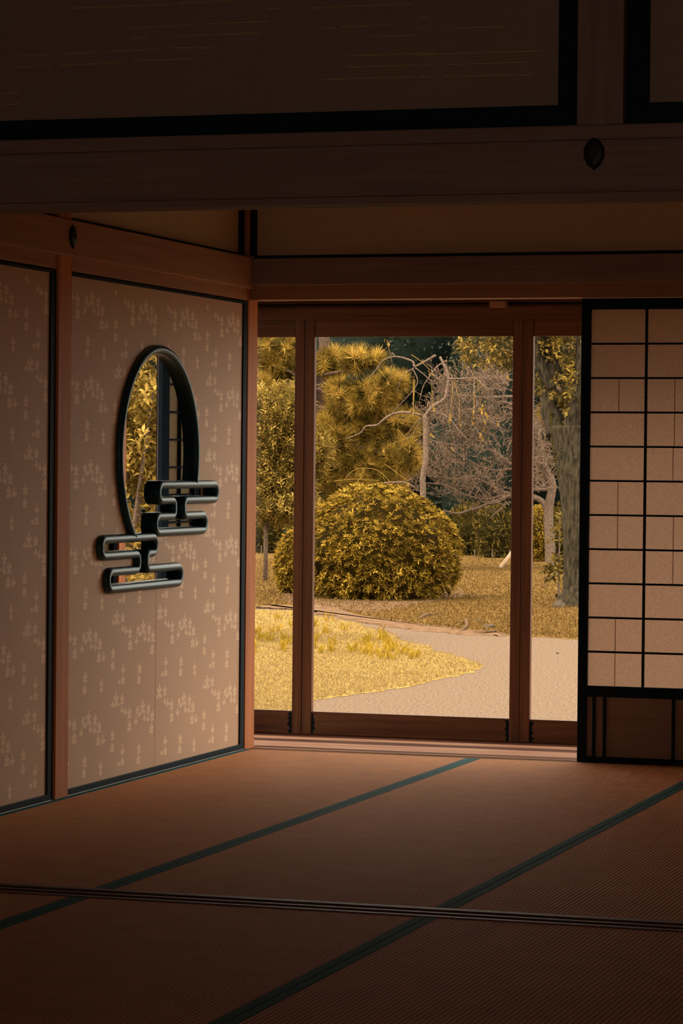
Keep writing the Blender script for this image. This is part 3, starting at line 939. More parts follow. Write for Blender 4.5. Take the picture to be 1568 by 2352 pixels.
def slab(name, pts, z, mat, label, cat, h=0.03, sub=0):
    """slightly domed ground patch from a ground polygon"""
    pts = [Vector((p[0], p[1])) for p in pts]
    vs = [(p.x, p.y, GZ - 0.02) for p in pts]
    c = sum(pts, Vector((0, 0))) / len(pts)
    n = len(pts)
    rings = [(1.0, 0.002), (0.985, z)]
    V = []; F = []
    for s_, zz in rings:
        for p in pts:
            q = c + (p - c) * s_
            V.append((q.x, q.y, GZ + zz))
    for i in range(n):
        F.append((i, (i + 1) % n, n + (i + 1) % n, n + i))
    F.append(tuple(n + i for i in range(n)))
    o = MB().add(V, F).build(name, mat, origin=(c.x, c.y, GZ))
    return structure(o, label, cat)


def gpoly(px):
    return [tuple(G(x, y).xy) for x, y in px]


def jag(poly, amp, sub=6):
    out = []
    for i in range(len(poly)):
        a = Vector(poly[i]); c = Vector(poly[(i + 1) % len(poly)])
        for k in range(sub):
            p = a.lerp(c, k / sub)
            out.append((p.x + random.uniform(-amp, amp), p.y + random.uniform(-amp, amp)))
    return out


LAWN = gpoly([(600, 1402), (680, 1404), (725, 1415), (800, 1428), (870, 1450), (940, 1475), (1010, 1500), (1070, 1517), (1106, 1530), (1080, 1545), (1010, 1562), (930, 1580), (850, 1592), (730, 1606), (590, 1660)])
LAWN = LAWN + [(-4.9, 6.2), (-6.2, 9.5), (-7.5, 14), (-8.0, 18.4)]
LAWNJ = jag(LAWN, 0.04)
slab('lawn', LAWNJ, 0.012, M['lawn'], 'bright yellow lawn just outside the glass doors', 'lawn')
FAR = gpoly([(560, 1398), (640, 1392), (725, 1392), (790, 1404), (860, 1425), (960, 1436), (1060, 1449), (1160, 1459), (1330, 1470), (1480, 1476)])
FAR = FAR + [(6, 20), (8, 60), (-30, 60), (-26, 22)]
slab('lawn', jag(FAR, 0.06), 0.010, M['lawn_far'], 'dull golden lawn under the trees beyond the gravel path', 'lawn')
SOIL = gpoly([(640, 1352), (720, 1362), (900, 1376), (1060, 1358), (1075, 1368), (960, 1390), (850, 1410), (760, 1400), (650, 1385)])
SOIL2 = gpoly([(600, 1390), (640, 1391), (760, 1401), (860, 1421), (970, 1436), (1060, 1446), (1160, 1455), (1160, 1462), (1060, 1457), (960, 1449), (860, 1436), (760, 1416), (690, 1402), (600, 1397)])
slab('soil_patch', jag(SOIL2, 0.07), 0.013, M['soil'], 'worn brown soil along the far edge of the gravel path', 'soil')
slab('soil_patch', jag(SOIL, 0.05), 0.016, M['soil'], 'bare brown soil around the round bush', 'soil')


def in_poly_np(P, poly):
    x, y = P[:, 0], P[:, 1]; c = np.zeros(len(P), bool); n = len(poly); j = n - 1
    for i in range(n):
        xi, yi = poly[i]; xj, yj = poly[j]
        cond = ((yi > y) != (yj > y)) & (x < (xj - xi) * (y - yi) / (yj - yi + 1e-12) + xi)
        c ^= cond; j = i
    return c


def grass(name, poly, n, pxr, pyr, hmin, hmax, wd, mat, label, filt=None, lean=0.5):
    """blades scattered so that the density is even in the visible wedge"""
    pts = []
    while len(pts) < n:
        xs = rng.uniform(*pxr, 4000); ys = rng.uniform(*pyr, 4000)
        P = np.array([tuple(G(x, y).xy) for x, y in zip(xs, ys)])
        k = in_poly_np(P, poly)
        if filt is not None: k &= filt(xs, ys)
        pts.extend(P[k].tolist())
    P = np.array(pts[:n]); B = np.c_[P, np.full(n, GZ + 0.008)]
    D = np.c_[rng.normal(0, lean, (n, 2)), np.ones(n)]
    D = unit(D); H = rng.uniform(hmin, hmax, n)[:, None]
    a = rng.uniform(0, 2 * PI, n); S = np.c_[np.cos(a), np.sin(a), np.zeros(n)] * wd / 2
    bend = np.c_[rng.normal(0, 0.3, (n, 2)), np.zeros(n)] * H
    V = np.stack([B - S, B + S, B + D * H * 0.6 + S * 0.6, B + D * H + bend * 0.5], 1).reshape(-1, 3)
    F = (np.arange(n)[:, None, None] * 4 + np.array([[0, 1, 2], [0, 2, 3]])[None]).reshape(-1, 3)
    T = np.repeat(np.clip(rng.normal(0.5, 0.25, n), 0, 1), 2)
    o = leafmesh(name, mat, V, F, T, None, origin=(P[:, 0].mean(), P[:, 1].mean(), GZ))
    return tag(o, label, 'grass', kind='stuff')


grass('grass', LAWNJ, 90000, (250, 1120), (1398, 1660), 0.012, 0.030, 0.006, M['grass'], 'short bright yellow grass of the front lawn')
_cl = rng.uniform(0, 1, (60, 60))


def tuftf(xs, ys):
    c = 1422 + (xs - 735) * 0.42 + 22
    d = np.abs(ys - c)
    v = _cl[(np.clip((xs - 560) / 14, 0, 59)).astype(int), (np.clip((ys - 1398) / 8, 0, 59)).astype(int)]
    return ((d < 26) | ((ys > 1450) & (ys < 1505) & (xs < 900))) & (v > 0.72) & (xs < 1010)


M['tuft'] = leaf_mat('tuft_blade', [(0, (0.40, 0.29, 0.02)), (0.5, (0.65, 0.45, 0.05)), (1, (0.95, 0.66, 0.10))], 0.3, 0.7, 0.1)
grass('grass', LAWNJ, 1500, (560, 1060), (1405, 1520), 0.04, 0.10, 0.006, M['tuft'], 'taller green-gold grass tufts along the lawn crest', tuftf, 0.3)
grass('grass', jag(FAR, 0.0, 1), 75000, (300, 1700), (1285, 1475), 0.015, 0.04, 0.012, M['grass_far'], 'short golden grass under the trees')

# ================================================================== PLANTS
def foliage_shell(center, radii, n, length, width, seed=0, amp=0.15, spread=0.25, up=0.2, tint=(0.5, 0.22), depth=0.12, zmin=None, curl=0.1, whorl=1):
    """leaves on the surface of a bumpy ellipsoid, optionally in whorls"""
    from mathutils import noise
    d = unit(rng.normal(size=(n, 3)))
    k = np.array([1 + amp * noise.noise(Vector(p) * 2.2 + Vector((seed * 2.3, seed, 1))) + amp * 0.6 * noise.noise(Vector(p) * 6 + Vector((seed, 0, seed))) for p in d])
    dep = 1 - np.abs(rng.normal(0, depth, n))
    P = np.array(center) + d * np.array(radii) * (k * dep)[:, None]
    nr = unit(d / np.array(radii))
    if zmin is not None:
        kk = P[:, 2] > zmin
        P = P[kk]; nr = nr[kk]; dep = dep[kk]; d = d[kk]
    m_ = len(P)
    T = rng.normal(tint[0], tint[1], m_)
    if whorl > 1:
        ax = unit(nr + np.array([0, 0, up]) + rng.normal(0, 0.25, (m_, 3)))
        ref = unit(np.cross(ax, rng.normal(size=(m_, 3)))); ref2 = np.cross(ax, ref)
        Ps = []; Ds = []; Ts = []
        for w_ in range(whorl):
            a = 2 * PI * w_ / whorl + rng.uniform(-0.3, 0.3, m_)
            D = ax * rng.uniform(0.35, 0.9, m_)[:, None] + ref * np.cos(a)[:, None] + ref2 * np.sin(a)[:, None]
            Ps.append(P); Ds.append(D); Ts.append(T + rng.normal(0, 0.12, m_))
        P = np.concatenate(Ps); D = np.concatenate(Ds); T = np.concatenate(Ts)
    else:
        D = nr * 0.7 + rng.normal(0, 1, (m_, 3)) * spread * 3 + np.array([0, 0, up])
    L = length * rng.uniform(0.7, 1.25, len(P))
    v, f, q = leaves(P, D, L, width * rng.uniform(0.75, 1.2, len(P)), 0.3, curl)
    return v, f, np.repeat(np.clip(T, 0, 1), q)


def core(center, radii, seed=0, s=0.86, amp=0.15, t=0.0):  # added solid hull; its dark tint imitates shade between the leaves
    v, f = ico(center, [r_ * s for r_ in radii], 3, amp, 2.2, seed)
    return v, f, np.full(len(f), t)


# ---- clipped azalea dome
AY = 22.4
ac = at(866, 1265, AY)
base = G(860, 1372)
rt = empty('azalea_bush', (ac.x, ac.y, GZ), 'large rounded golden-green clipped bush on the far lawn', 'bush')
rx = 0.98; rz = (at(860, 1113, AY).z - GZ)
zc = GZ + rz * 0.38
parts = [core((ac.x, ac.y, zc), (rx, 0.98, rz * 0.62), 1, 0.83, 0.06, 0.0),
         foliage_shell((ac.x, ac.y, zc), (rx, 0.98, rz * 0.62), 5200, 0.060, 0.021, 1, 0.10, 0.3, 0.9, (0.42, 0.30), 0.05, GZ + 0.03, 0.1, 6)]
v, f, t = merge(parts)
leafmesh('foliage', M['azalea'], v, f, t, rt)
b = MB()
for k in range(7):
    a = 2 * PI * k / 7
    b.tube([(ac.x + 0.1 * math.cos(a), ac.y + 0.1 * math.sin(a), GZ), (ac.x + 0.5 * math.cos(a), ac.y + 0.5 * math.sin(a), GZ + 0.5)], [0.025, 0.01], 5)
b.build('stem', M['bark_grey'], rt)
# lower side bulge left of the door stile
c2 = at(668, 1270, AY + 0.8)
rt = empty('azalea_bush', (c2.x, c2.y, GZ), 'smaller golden bush joined to the left flank of the large round bush', 'bush')
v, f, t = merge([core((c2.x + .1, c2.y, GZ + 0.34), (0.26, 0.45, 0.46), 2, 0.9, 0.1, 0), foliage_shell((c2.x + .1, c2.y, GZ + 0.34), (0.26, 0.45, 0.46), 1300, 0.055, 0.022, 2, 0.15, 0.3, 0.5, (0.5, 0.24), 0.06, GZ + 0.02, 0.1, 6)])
leafmesh('foliage', M['azalea'], v, f, t, rt)


# ---- leafy tree with shoots: blobs of long leaves along upright shoots
def shoots(cent, rad, n, L, nl, ll, lw, seed, tint=(0.5, 0.25), updir=1.2):
    """upright leafy shoots on an ellipsoid shell"""
    d = unit(rng.normal(size=(n, 3)))
    P = np.array(cent) + d * np.array(rad) * (1 - np.abs(rng.normal(0, 0.22, n)))[:, None]
    A = unit(d * 0.9 + np.array([0, 0, updir]) + rng.normal(0, 0.3, (n, 3)))
    Lh = L * rng.uniform(0.5, 1.3, n)
    T = rng.normal(tint[0], tint[1], n)
    r1 = unit(np.cross(A, rng.normal(size=(n, 3)))); r2 = np.cross(A, r1)
    Ps = []; Ds = []; Ts = []
    for i in range(nl):
        s_ = (i + 0.5) / nl
        a = i * 2.4 + rng.uniform(0, 0.5, n)
        Ps.append(P + A * (Lh * s_)[:, None])
        Ds.append(A * (0.5 + 0.5 * s_) + r1 * np.cos(a)[:, None] + r2 * np.sin(a)[:, None])
        Ts.append(T + 0.22 * s_ + rng.normal(0, 0.08, n))
    P2 = np.concatenate(Ps); D2 = np.concatenate(Ds); T2 = np.concatenate(Ts)
    v, f, q = leaves(P2, D2, ll * rng.uniform(0.7, 1.2, len(P2)), lw, 0.35, 0.15)
    return v, f, np.repeat(np.clip(T2, 0, 1), q)


LY = 26.4
tb = G(609, 1336)
rt = empty('evergreen_tree', (tb.x, tb.y, GZ), 'slim-trunked leafy evergreen tree seen through the left glass door', 'tree')
b = MB(); top = at(612, 1080, tb.y)
b.tube([(tb.x, tb.y, GZ - 0.02), tuple((Vector((tb.x, tb.y, GZ)) + top) / 2), tuple(top)], [0.034, 0.030, 0.02], 8, wob=0.1)
b.tube([tuple(at(612, 1200, tb.y)), tuple(at(650, 1165, tb.y - .2)), tuple(at(700, 1120, tb.y - .3))], [0.014, 0.012, 0.008], 5)
b.tube([tuple(at(612, 1190, tb.y)), tuple(at(570, 1150, tb.y + .2)), tuple(at(540, 1080, tb.y))], [0.014, 0.012, 0.008], 5)
b.build('trunk', M['bark_grey'], rt, smooth=True)
parts = []
for px, py, rx_, rz_, n_ in [(620, 1020, 0.52, 0.62, 700), (575, 960, 0.35, 0.45, 330), (665, 960, 0.30, 0.42, 300), (615, 1165, 0.42, 0.28, 330), (700, 1050, 0.32, 0.36, 300), (640, 1105, 0.5, 0.4, 420), (735, 1050, 0.12, 0.16, 60), (690, 1180, 0.25, 0.25, 140)]:
    c = at(px, py, tb.y + random.uniform(-0.15, 0.15))
    parts.append(shoots(c, (rx_, 0.4, rz_), int(n_ * 1.3), 0.14, 9, 0.072, 0.022, 3, (0.34, 0.30)))
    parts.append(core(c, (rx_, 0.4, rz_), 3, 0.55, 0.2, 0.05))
v, f, t = merge(parts)
leafmesh('foliage', M['broad'], v, f, t, rt)

# leafy shrub outside the corridor, seen through the moon
sb = (-6.75, 13.0)
rt = empty('leafy_shrub', (sb[0], sb[1], GZ), 'big-leaved yellow-green shrub framed by the moon window', 'shrub')
b = MB()
for k in range(6):
    a = 2 * PI * k / 6 + 0.3
    b.tube([(sb[0], sb[1], GZ - 0.02), (sb[0] + 0.25 * math.cos(a), sb[1] + 0.25 * math.sin(a), GZ + 0.9), (sb[0] + 0.6 * math.cos(a), sb[1] + 0.5 * math.sin(a), GZ + 2.2)], [0.03, 0.022, 0.012], 6)
b.build('stem', M['bark_grey'], rt)
parts = []
for dx, dz, rx_, rz_, n_ in [(0.0, 2.35, 0.75, 0.55, 520), (-0.3, 1.75, 0.75, 0.5, 420), (0.35, 1.75, 0.55, 0.5, 380), (0.05, 1.2, 0.7, 0.4, 300), (0.3, 0.65, 0.45, 0.3, 150), (-0.4, 0.7, 0.4, 0.35, 120)]:
    c = (sb[0] + dx, sb[1] + random.uniform(-.2, .2), GZ + dz)
    parts.append(shoots(c, (rx_, 0.6, rz_), n_, 0.15, 8, 0.095, 0.036, 4, (0.5, 0.28)))
v, f, t = merge(parts)
leafmesh('foliage', M['broad'], v, f, t, rt)


# ---- pine: tufts of needles
def pine_tufts(cent, rad, n, L, nn, tint=(0.45, 0.26)):
    d = unit(rng.normal(size=(n, 3)))
    P = np.array(cent) + d * np.array(rad) * (rng.uniform(0.35, 1.0, n) ** 0.4)[:, None]
    A = unit(d + np.array([0, -0.2, 0.9]))
    T = rng.normal(tint[0], tint[1], n)
    P2 = np.repeat(P, nn, 0); A2 = np.repeat(A, nn, 0); T2 = np.repeat(T, nn) + rng.normal(0, 0.12, n * nn)
    D = unit(A2 * rng.uniform(0.1, 1.1, n * nn)[:, None] + unit(rng.normal(size=(n * nn, 3))) * 0.8)
    s_ = unit(np.cross(D, rng.normal(size=D.shape))) * 0.0036
    LL = L * rng.uniform(0.7, 1.15, n * nn)[:, None]
    B = P2 + D * 0.01
    V = np.stack([B - s_, B + s_, B + D * LL], 1).reshape(-1, 3)
    return V, np.arange(len(V)).reshape(-1, 3), np.clip(T2, 0, 1)


PY = 31.0
pb = at(742, 1300, PY); pb.z = GZ
rt = empty('pine_tree', tuple(pb), 'golden-needled pine tree rising behind the round bush', 'tree')
b = MB()
b.tube([tuple(pb), tuple(at(700, 1150, PY + .3)), tuple(at(722, 1000, PY + .3)), tuple(at(745, 860, PY + .2)), tuple(at(744, 740, PY)), tuple(at(720, 560, PY))], [0.16, 0.14, 0.12, 0.10, 0.07, 0.05], 9, wob=0.12)
b.build('trunk', M['bark_pine'], rt, smooth=True)
b = MB()
for pl, r_ in [([(690, 905), (733, 893), (750, 905), (765, 922)], 0.03), ([(700, 890), (735, 884), (755, 880), (790, 900)], 0.022), ([(733, 935), (800, 950), (860, 945), (930, 960)], 0.03), ([(735, 1010), (800, 1020), (880, 1040), (940, 1050)], 0.028),
               ([(745, 860), (800, 850), (850, 840), (880, 845)], 0.025), ([(720, 1000), (660, 960), (620, 900)], 0.03), ([(735, 900), (660, 850), (600, 840)], 0.03)]:
    b.tube([tuple(at(x, y, PY - 0.1)) for x, y in pl], [r_ * (1 - 0.2 * i) for i in range(len(pl))], 6)
b.build('branch', M['bark_pine'], rt, smooth=True)
parts = []
for px, py, rx_, rz_, n_ in [(610, 820, 0.35, 0.24, 80), (655, 850, 0.3, 0.22, 60), (640, 790, 0.35, 0.18, 50), (760, 835, 0.25, 0.2, 60), (830, 830, 0.3, 0.16, 60), (850, 910, 0.36, 0.26, 100), (900, 880, 0.2, 0.14, 30), (785, 960, 0.3, 0.25, 70),
                             (860, 990, 0.35, 0.26, 90), (925, 975, 0.2, 0.2, 45), (760, 1000, 0.28, 0.25, 60), (820, 1060, 0.45, 0.26, 110), (920, 1050, 0.25, 0.26, 55), (740, 1080, 0.3, 0.3, 50), (600, 900, 0.3, 0.3, 50),
                             (790, 900, 0.25, 0.15, 40), (870, 1110, 0.4, 0.22, 60), (780, 1140, 0.4, 0.25, 50), (700, 1180, 0.3, 0.2, 30), (660, 1000, .4, .4, 60)]:
    c = at(px, py, PY + random.uniform(-0.35, 0.25))
    parts.append(pine_tufts(c, (rx_, 0.35, rz_), int(n_ * 1.0), 0.18, 64))
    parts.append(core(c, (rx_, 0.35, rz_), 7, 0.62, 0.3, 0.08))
v, f, t = merge(parts)
leafmesh('needles', M['pine'], v, f, t, rt)


# ---- weeping bare tree
def c5(pts): return [(560 + x / 3.5636, 760 + y / 3.5636) for x, y in pts]
def c6(pts): return [(900 + x / 3.178, 760 + y / 3.178) for x, y in pts]


def smooth_line(P, sub=4):
    P = [Vector(p) for p in P]; out = []
    for i in range(len(P) - 1):
        a, b_, c, d = P[max(i - 1, 0)], P[i], P[i + 1], P[min(i + 2, len(P) - 1)]
        for k in range(sub):
            t = k / sub
            out.append(0.5 * ((2 * b_) + (c - a) * t + (2 * a - 5 * b_ + 4 * c - d) * t * t + (3 * b_ - a - 3 * c + d) * t ** 3))
    out.append(P[-1])
    return out


def branchset(b, lines, Y, jit=0.25, n=6, mi=0):
    for pl, r0, r1 in lines:
        dy = random.uniform(-jit, jit)
        L = smooth_line([tuple(at(x, y, Y + dy * i / max(1, len(pl) - 1))) for i, (x, y) in enumerate(pl)])
        m_ = len(L)
        b.tube(L, [r0 + (r1 - r0) * i / (m_ - 1) for i in range(m_)], n, wob=0.12, mi=mi)


WY = 25.0
wb_ = at(968, 1300, WY); wb_.z = GZ
rt = empty('weeping_tree', tuple(wb_), 'bare grey weeping tree arching up behind the round bush', 'tree')
b = MB()
wb_px = [(968, 1400)]
branchset(b, [(c6([(215, 1700), (225, 1170), (222, 1080), (245, 950), (245, 800), (245, 700), (240, 620)]), 0.040, 0.032)], WY, 0, 9)
b.build('trunk', M['bark_grey'], rt, smooth=True)
b = MB()
branchset(b, [
    (c6([(240, 630), (290, 560), (380, 500), (400, 430), (410, 340), (380, 250), (350, 190)]), 0.030, 0.016),
    (c6([(410, 350), (500, 348), (600, 345), (650, 380), (700, 440)]), 0.012, 0.004),
    (c5([(1450, 690), (1300, 665), (1180, 700), (1090, 770), (1000, 780), (960, 830), (900, 860), (830, 880)]), 0.020, 0.006),
    (c5([(1568, 200), (1500, 240), (1400, 290), (1380, 250), (1280, 215), (1200, 215), (1130, 250), (1080, 320), (1020, 390)]), 0.018, 0.005),
    (c5([(1400, 285), (1380, 310), (1300, 370), (1250, 500)]), 0.009, 0.003),
    (c5([(1380, 310), (1420, 400), (1390, 480), (1260, 620), (1200, 690)]), 0.009, 0.003),
    (c5([(1400, 300), (1520, 400), (1560, 470), (1550, 560)]), 0.009, 0.003),
    (c6([(400, 215), (330, 260), (270, 340), (230, 400), (200, 510)]), 0.012, 0.004),
    (c6([(290, 590), (350, 590), (400, 650), (440, 760), (460, 850), (458, 1030)]), 0.012, 0.003),
    (c6([(250, 580), (340, 600), (420, 640), (500, 740), (560, 800)]), 0.008, 0.003),
    (c6([(210, 640), (150, 700), (90, 810)]), 0.010, 0.003),
    (c6([(215, 640), (160, 740), (100, 790)]), 0.008, 0.003),
    (c6([(650, 380), (720, 430), (760, 400), (800, 380)]), 0.006, 0.002),
    (c6([(600, 345), (600, 430), (640, 600)]), 0.005, 0.002),
    (c5([(1150, 1245), (1300, 1240), (1380, 1270), (1420, 1310)]), 0.016, 0.012),
    (c5([(1240, 215), (1205, 180), (1210, 300), (1180, 440)]), 0.006, 0.002),
], WY, 0.3)
b.build('branch', M['bark_grey'], rt, smooth=True)
b = MB()
wl = [(c6([(440, 360), (440, 480), (415, 630)]), .004, .003), (c6([(450, 370), (490, 500), (490, 650)]), .004, .003), (c6([(600, 340), (598, 600)]), .004, .003),
      (c6([(620, 350), (680, 480), (670, 580)]), .004, .003), (c5([(820, 1220), (900, 1140), (1000, 1125), (1100, 1145), (1200, 1240)]), .005, .003),
      (c5([(740, 1230), (900, 1215), (1100, 1225)]), .005, .003), (c5([(1385, 400), (1385, 650)]), .004, .003), (c5([(1400, 400), (1390, 560), (1380, 650)]), .004, .002),
      (c5([(1200, 200), (1165, 70)]), .003, .002), (c5([(1430, 860), (1330, 880), (1180, 940), (1140, 980)]), .004, .002), (c5([(1460, 850), (1400, 880), (1350, 950)]), .004, .002),
      (c5([(1150, 1090), (1250, 1160), (1340, 1230)]), .004, .003), (c5([(1100, 300), (1160, 390)]), .003, .002), (c5([(1370, 195), (1450, 250), (1525, 325)]), .004, .003),
      (c6([(620, 360), (650, 540)]), .003, .002), (c6([(160, 330), (155, 600)]), .003, .002), (c6([(290, 380), (295, 560)]), .003, .002)]
for w_ in wl:
    b = MB(); branchset(b, [w_], WY, 0.35, 4); b.build('hanging_twig', M['whip'], rt)['label'] = 'thin yellow hanging twig'
P = []
for pl, _, _ in wl:
    for _ in range(3):
        x, y = pl[-1]; P.append(tuple(at(x + random.uniform(-5, 5), y + random.uniform(-8, 6), WY)))
for x, y in c6([(755, 600), (760, 650), (670, 640), (670, 695), (415, 630), (580, 640), (640, 740), (430, 840), (285, 740), (690, 600), (845, 320), (490, 655), (650, 760)]):
    P.append(tuple(at(x, y, WY))); P.append(tuple(at(x + 2, y + 4, WY)))
P = np.array(P)
v, f, q = leaves(P, np.tile([0.1, 0, -1.0], (len(P), 1)) + rng.normal(0, 0.2, (len(P), 3)), 0.065, 0.035, 0.3, 0.1)
leafmesh('leaves', M['whip'], v, f, np.full(len(f), 0.5), rt)

# ---- twiggy grey tree: main limbs + a mist of twigs with buds
TY = 33.0
tb_ = G(1264, 1308)
TY = tb_.y
rt = empty('twiggy_tree', (tb_.x, tb_.y, GZ), 'grey bare tree with dense fine twigs spreading left behind the glass', 'tree')
b = MB()
branchset(b, [(c6([(1155, 1745), (1150, 1500), (1140, 1350), (1150, 1250), (1170, 1150), (1180, 1120)]), 0.085, 0.06)], TY, 0, 9)
b.build('trunk', M['bark_grey'], rt, smooth=True)
b = MB()
limbs = [
    (c6([(1140, 1360), (1120, 1280), (1080, 1235), (1030, 1215), (950, 1215), (860, 1205), (780, 1240), (700, 1260), (640, 1290), (560, 1310), (480, 1335), (370, 1310)]), 0.055, 0.016),
    (c6([(1000, 1010), (860, 968), (780, 905), (720, 870), (660, 860), (600, 840), (500, 832), (380, 825), (270, 790)]), 0.035, 0.008),
    (c6([(1180, 1130), (1160, 1060), (1100, 1025), (1000, 1010), (860, 1010), (760, 1020), (640, 990), (560, 940)]), 0.045, 0.010),
    (c6([(1170, 1150), (1120, 980), (1050, 700), (980, 520), (860, 480), (700, 490), (600, 480), (440, 470)]), 0.05, 0.010),
    (c6([(900, 540), (780, 520), (700, 560), (620, 590)]), 0.025, 0.008),
    (c6([(1160, 1160), (1040, 1160), (860, 1190), (640, 1090), (480, 1080), (260, 1060)]), 0.035, 0.008),
    (c6([(860, 1180), (700, 1230), (540, 1200), (400, 1130), (250, 1110)]), 0.025, 0.008),
    (c6([(860, 1240), (780, 1310), (710, 1370)]), 0.022, 0.006),
    (c6([(1090, 1000), (1075, 800), (1060, 640), (1075, 560)]), 0.05, 0.03),
    (c6([(1050, 700), (1000, 620), (900, 600), (760, 620)]), 0.03, 0.01),
]
branchset(b, limbs, TY, 0.7)
b.build('branch', M['bark_grey'], rt, smooth=True)
b = MB(); buds = []
R1 = [(240, 860, 620, 1300, 520), (330, 860, 330, 640, 200), (620, 860, 250, 420, 40), (1030, 1210, 560, 1180, 170), (-60, 240, 900, 1250, 60)]
for x0, x1, y0, y1, n_ in R1:
    for _ in range(n_):
        x = random.uniform(x0, x1); y = random.uniform(y0, y1)
        if x0 == 240 and y > 900 + (x - 100) * 0.9: continue
        if 560 < x < 720 and 880 < y < 1000 and random.random() < 0.8: continue
        p = at(900 + x / 3.178, 760 + y / 3.178, TY + random.uniform(-0.9, 0.5))
        d = Vector((random.uniform(-1.3, 0.6), random.uniform(-0.5, 0.5), random.uniform(-0.15, 0.75))).normalized()
        L = random.uniform(0.15, 0.42); pts = [p]
        for k in range(3):
            d = (d + Vector((random.uniform(-.35, .35), random.uniform(-.3, .3), random.uniform(-.25, .4)))).normalized()
            pts.append(pts[-1] + d * L / 3)
        b.tube(pts, [0.008, 0.006, 0.0045, 0.003], 3, cap=False)
        for q in pts[1:]:
            for _k in range(2):
                e = (d + Vector((random.uniform(-1, 1), random.uniform(-1, 1), random.uniform(-0.5, 1)))).normalized()
                q2 = q + e * random.uniform(0.04, 0.12)
                b.tube([q, q2], [0.004, 0.0022], 3, cap=False)
                buds += [tuple(q2), tuple(q2 - e * 0.02)]
b.build('twigs', M['bark_grey'], rt)
P = np.array(buds)
v, f, q = leaves(P, rng.normal(0, 0.6, P.shape) + [0, 0, 0.8], rng.uniform(0.015, 0.04, len(P)), 0.014, 0.3, 0.1)
leafmesh('buds', M['bud'], v, f, np.repeat(np.clip(rng.normal(0.45, 0.3, len(P)), 0, 1), q), rt)

# ---- big pruned trunk at the right
BY = G(1290, 1393).y
tbx = at(1322, 1393, BY)
rt = empty('pruned_tree', (tbx.x, tbx.y, GZ), 'thick mossy pruned tree trunk beside the paper lattice screen', 'tree')
b = MB()
off = 34
L = []
for le, y, r_ in [(1190, 1990, 0.26), (1225, 1930, 0.22), (1248, 1850, 0.175), (1255, 1700, 0.165), (1250, 1500, 0.17), (1240, 1300, 0.18), (1215, 1100, 0.20), (1200, 1000, 0.205), (1185, 900, 0.20), (1165, 800, 0.20), (1160, 690, 0.205)]:
    px = 900 + le / 3.178; py = 760 + y / 3.178
    p = at(px, py, BY); p = p + Vector((r_, 0, 0)); L.append((p, r_))
L[0] = (Vector((L[0][0].x, L[0][0].y, GZ - 0.03)), 0.27)
sm = smooth_line([p for p, _ in L], 4); rr = np.interp(np.linspace(0, 1, len(sm)), np.linspace(0, 1, len(L)), [r_ for _, r_ in L])
b.tube(sm, list(rr), 18, wob=0.07)
b.build('trunk', M['bark_big'], rt, smooth=True)
b = MB()
branchset(b, [(c6([(1200, 760), (1180, 640), (1150, 560), (1170, 400), (1170, 250), (1140, 100), (1150, -200)]), 0.12, 0.09), (c6([(1170, 420), (1120, 330), (1080, 240), (1060, 100), (1000, -100)]), 0.07, 0.05),
              (c6([(1300, 800), (1330, 600), (1380, 400), (1400, 0)]), 0.11, 0.08)], BY, 0.2, 10)
b.build('branch', M['bark_big'], rt, smooth=True)
mo = MB()
for _ in range(260):
    y = random.uniform(600, 1080)
    le = np.interp(y, [600, 800, 1000, 1100], [1158, 1165, 1200, 1215])
    p = at(900 + (le + random.uniform(2, 10)) / 3.178, 760 + y / 3.178, BY - random.uniform(0.0, 0.12))
    mo.tube([p, p + Vector((-0.012, -0.01, random.uniform(-0.01, 0.02)))], [0.012, 0.004], 4)
mo.build('moss', M['moss'], rt)
parts = []
for px, py, rx_, rz_, n_ in [(1275, 800, 0.30, 0.22, 110), (1315, 790, 0.35, 0.25, 130), (1285, 935, 0.20, 0.13, 70), (1315, 950, 0.18, 0.13, 70), (1310, 890, 0.2, 0.16, 60), (1255, 900, 0.12, 0.13, 35), (1125, 800, 0.36, 0.18, 140),
                             (1165, 800, 0.18, 0.2, 70), (1240, 780, 0.2, 0.15, 50), (1380, 860, 0.4, 0.4, 200), (1150, 700, 0.7, 0.35, 260), (1300, 680, 0.7, 0.4, 260)]:
    c = at(px, py, BY + random.uniform(-0.2, 0.5))
    parts.append(shoots(c, (rx_, 0.3, rz_), n_, 0.10, 6, 0.075, 0.030, 5, (0.35, 0.3), 0.3))
v, f, t = merge(parts)
leafmesh('foliage', M['treeleaf'], v, f, t, rt)
b = MB()
branchset(b, [([(1290, 900), (1240, 850), (1180, 810), (1110, 800), (1040, 790)], 0.03, 0.008), ([(1180, 810), (1150, 840), (1120, 860)], 0.01, 0.004), ([(1290, 940), (1260, 950), (1240, 975)], 0.012, 0.005)], BY, 0.3)
b.build('leafy_branch', M['bark_grey'], rt, smooth=True)

# ---- small broad leaved plant in front of trunk, bright bush, hedge
def simple_bush(name, px, py, Y, rx_, ry_, rz_, n_, ll, lw, mat, label, wh=1, tint=(0.5, 0.25), cat='bush', zc_=None):
    c = at(px, py, Y)
    if zc_ is not None: c.z = zc_
    rt = empty(name, (c.x, c.y, GZ), label, cat)
    if name == 'hedge_bush': rt['group'] = 'hedge bushes at the back of the garden'
    s_ = random.randint(0, 50)
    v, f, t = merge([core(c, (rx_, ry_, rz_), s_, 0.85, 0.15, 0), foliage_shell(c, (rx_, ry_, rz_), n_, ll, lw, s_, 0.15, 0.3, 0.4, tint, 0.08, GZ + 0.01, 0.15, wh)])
    leafmesh('foliage', mat, v, f, t, rt)
    return rt


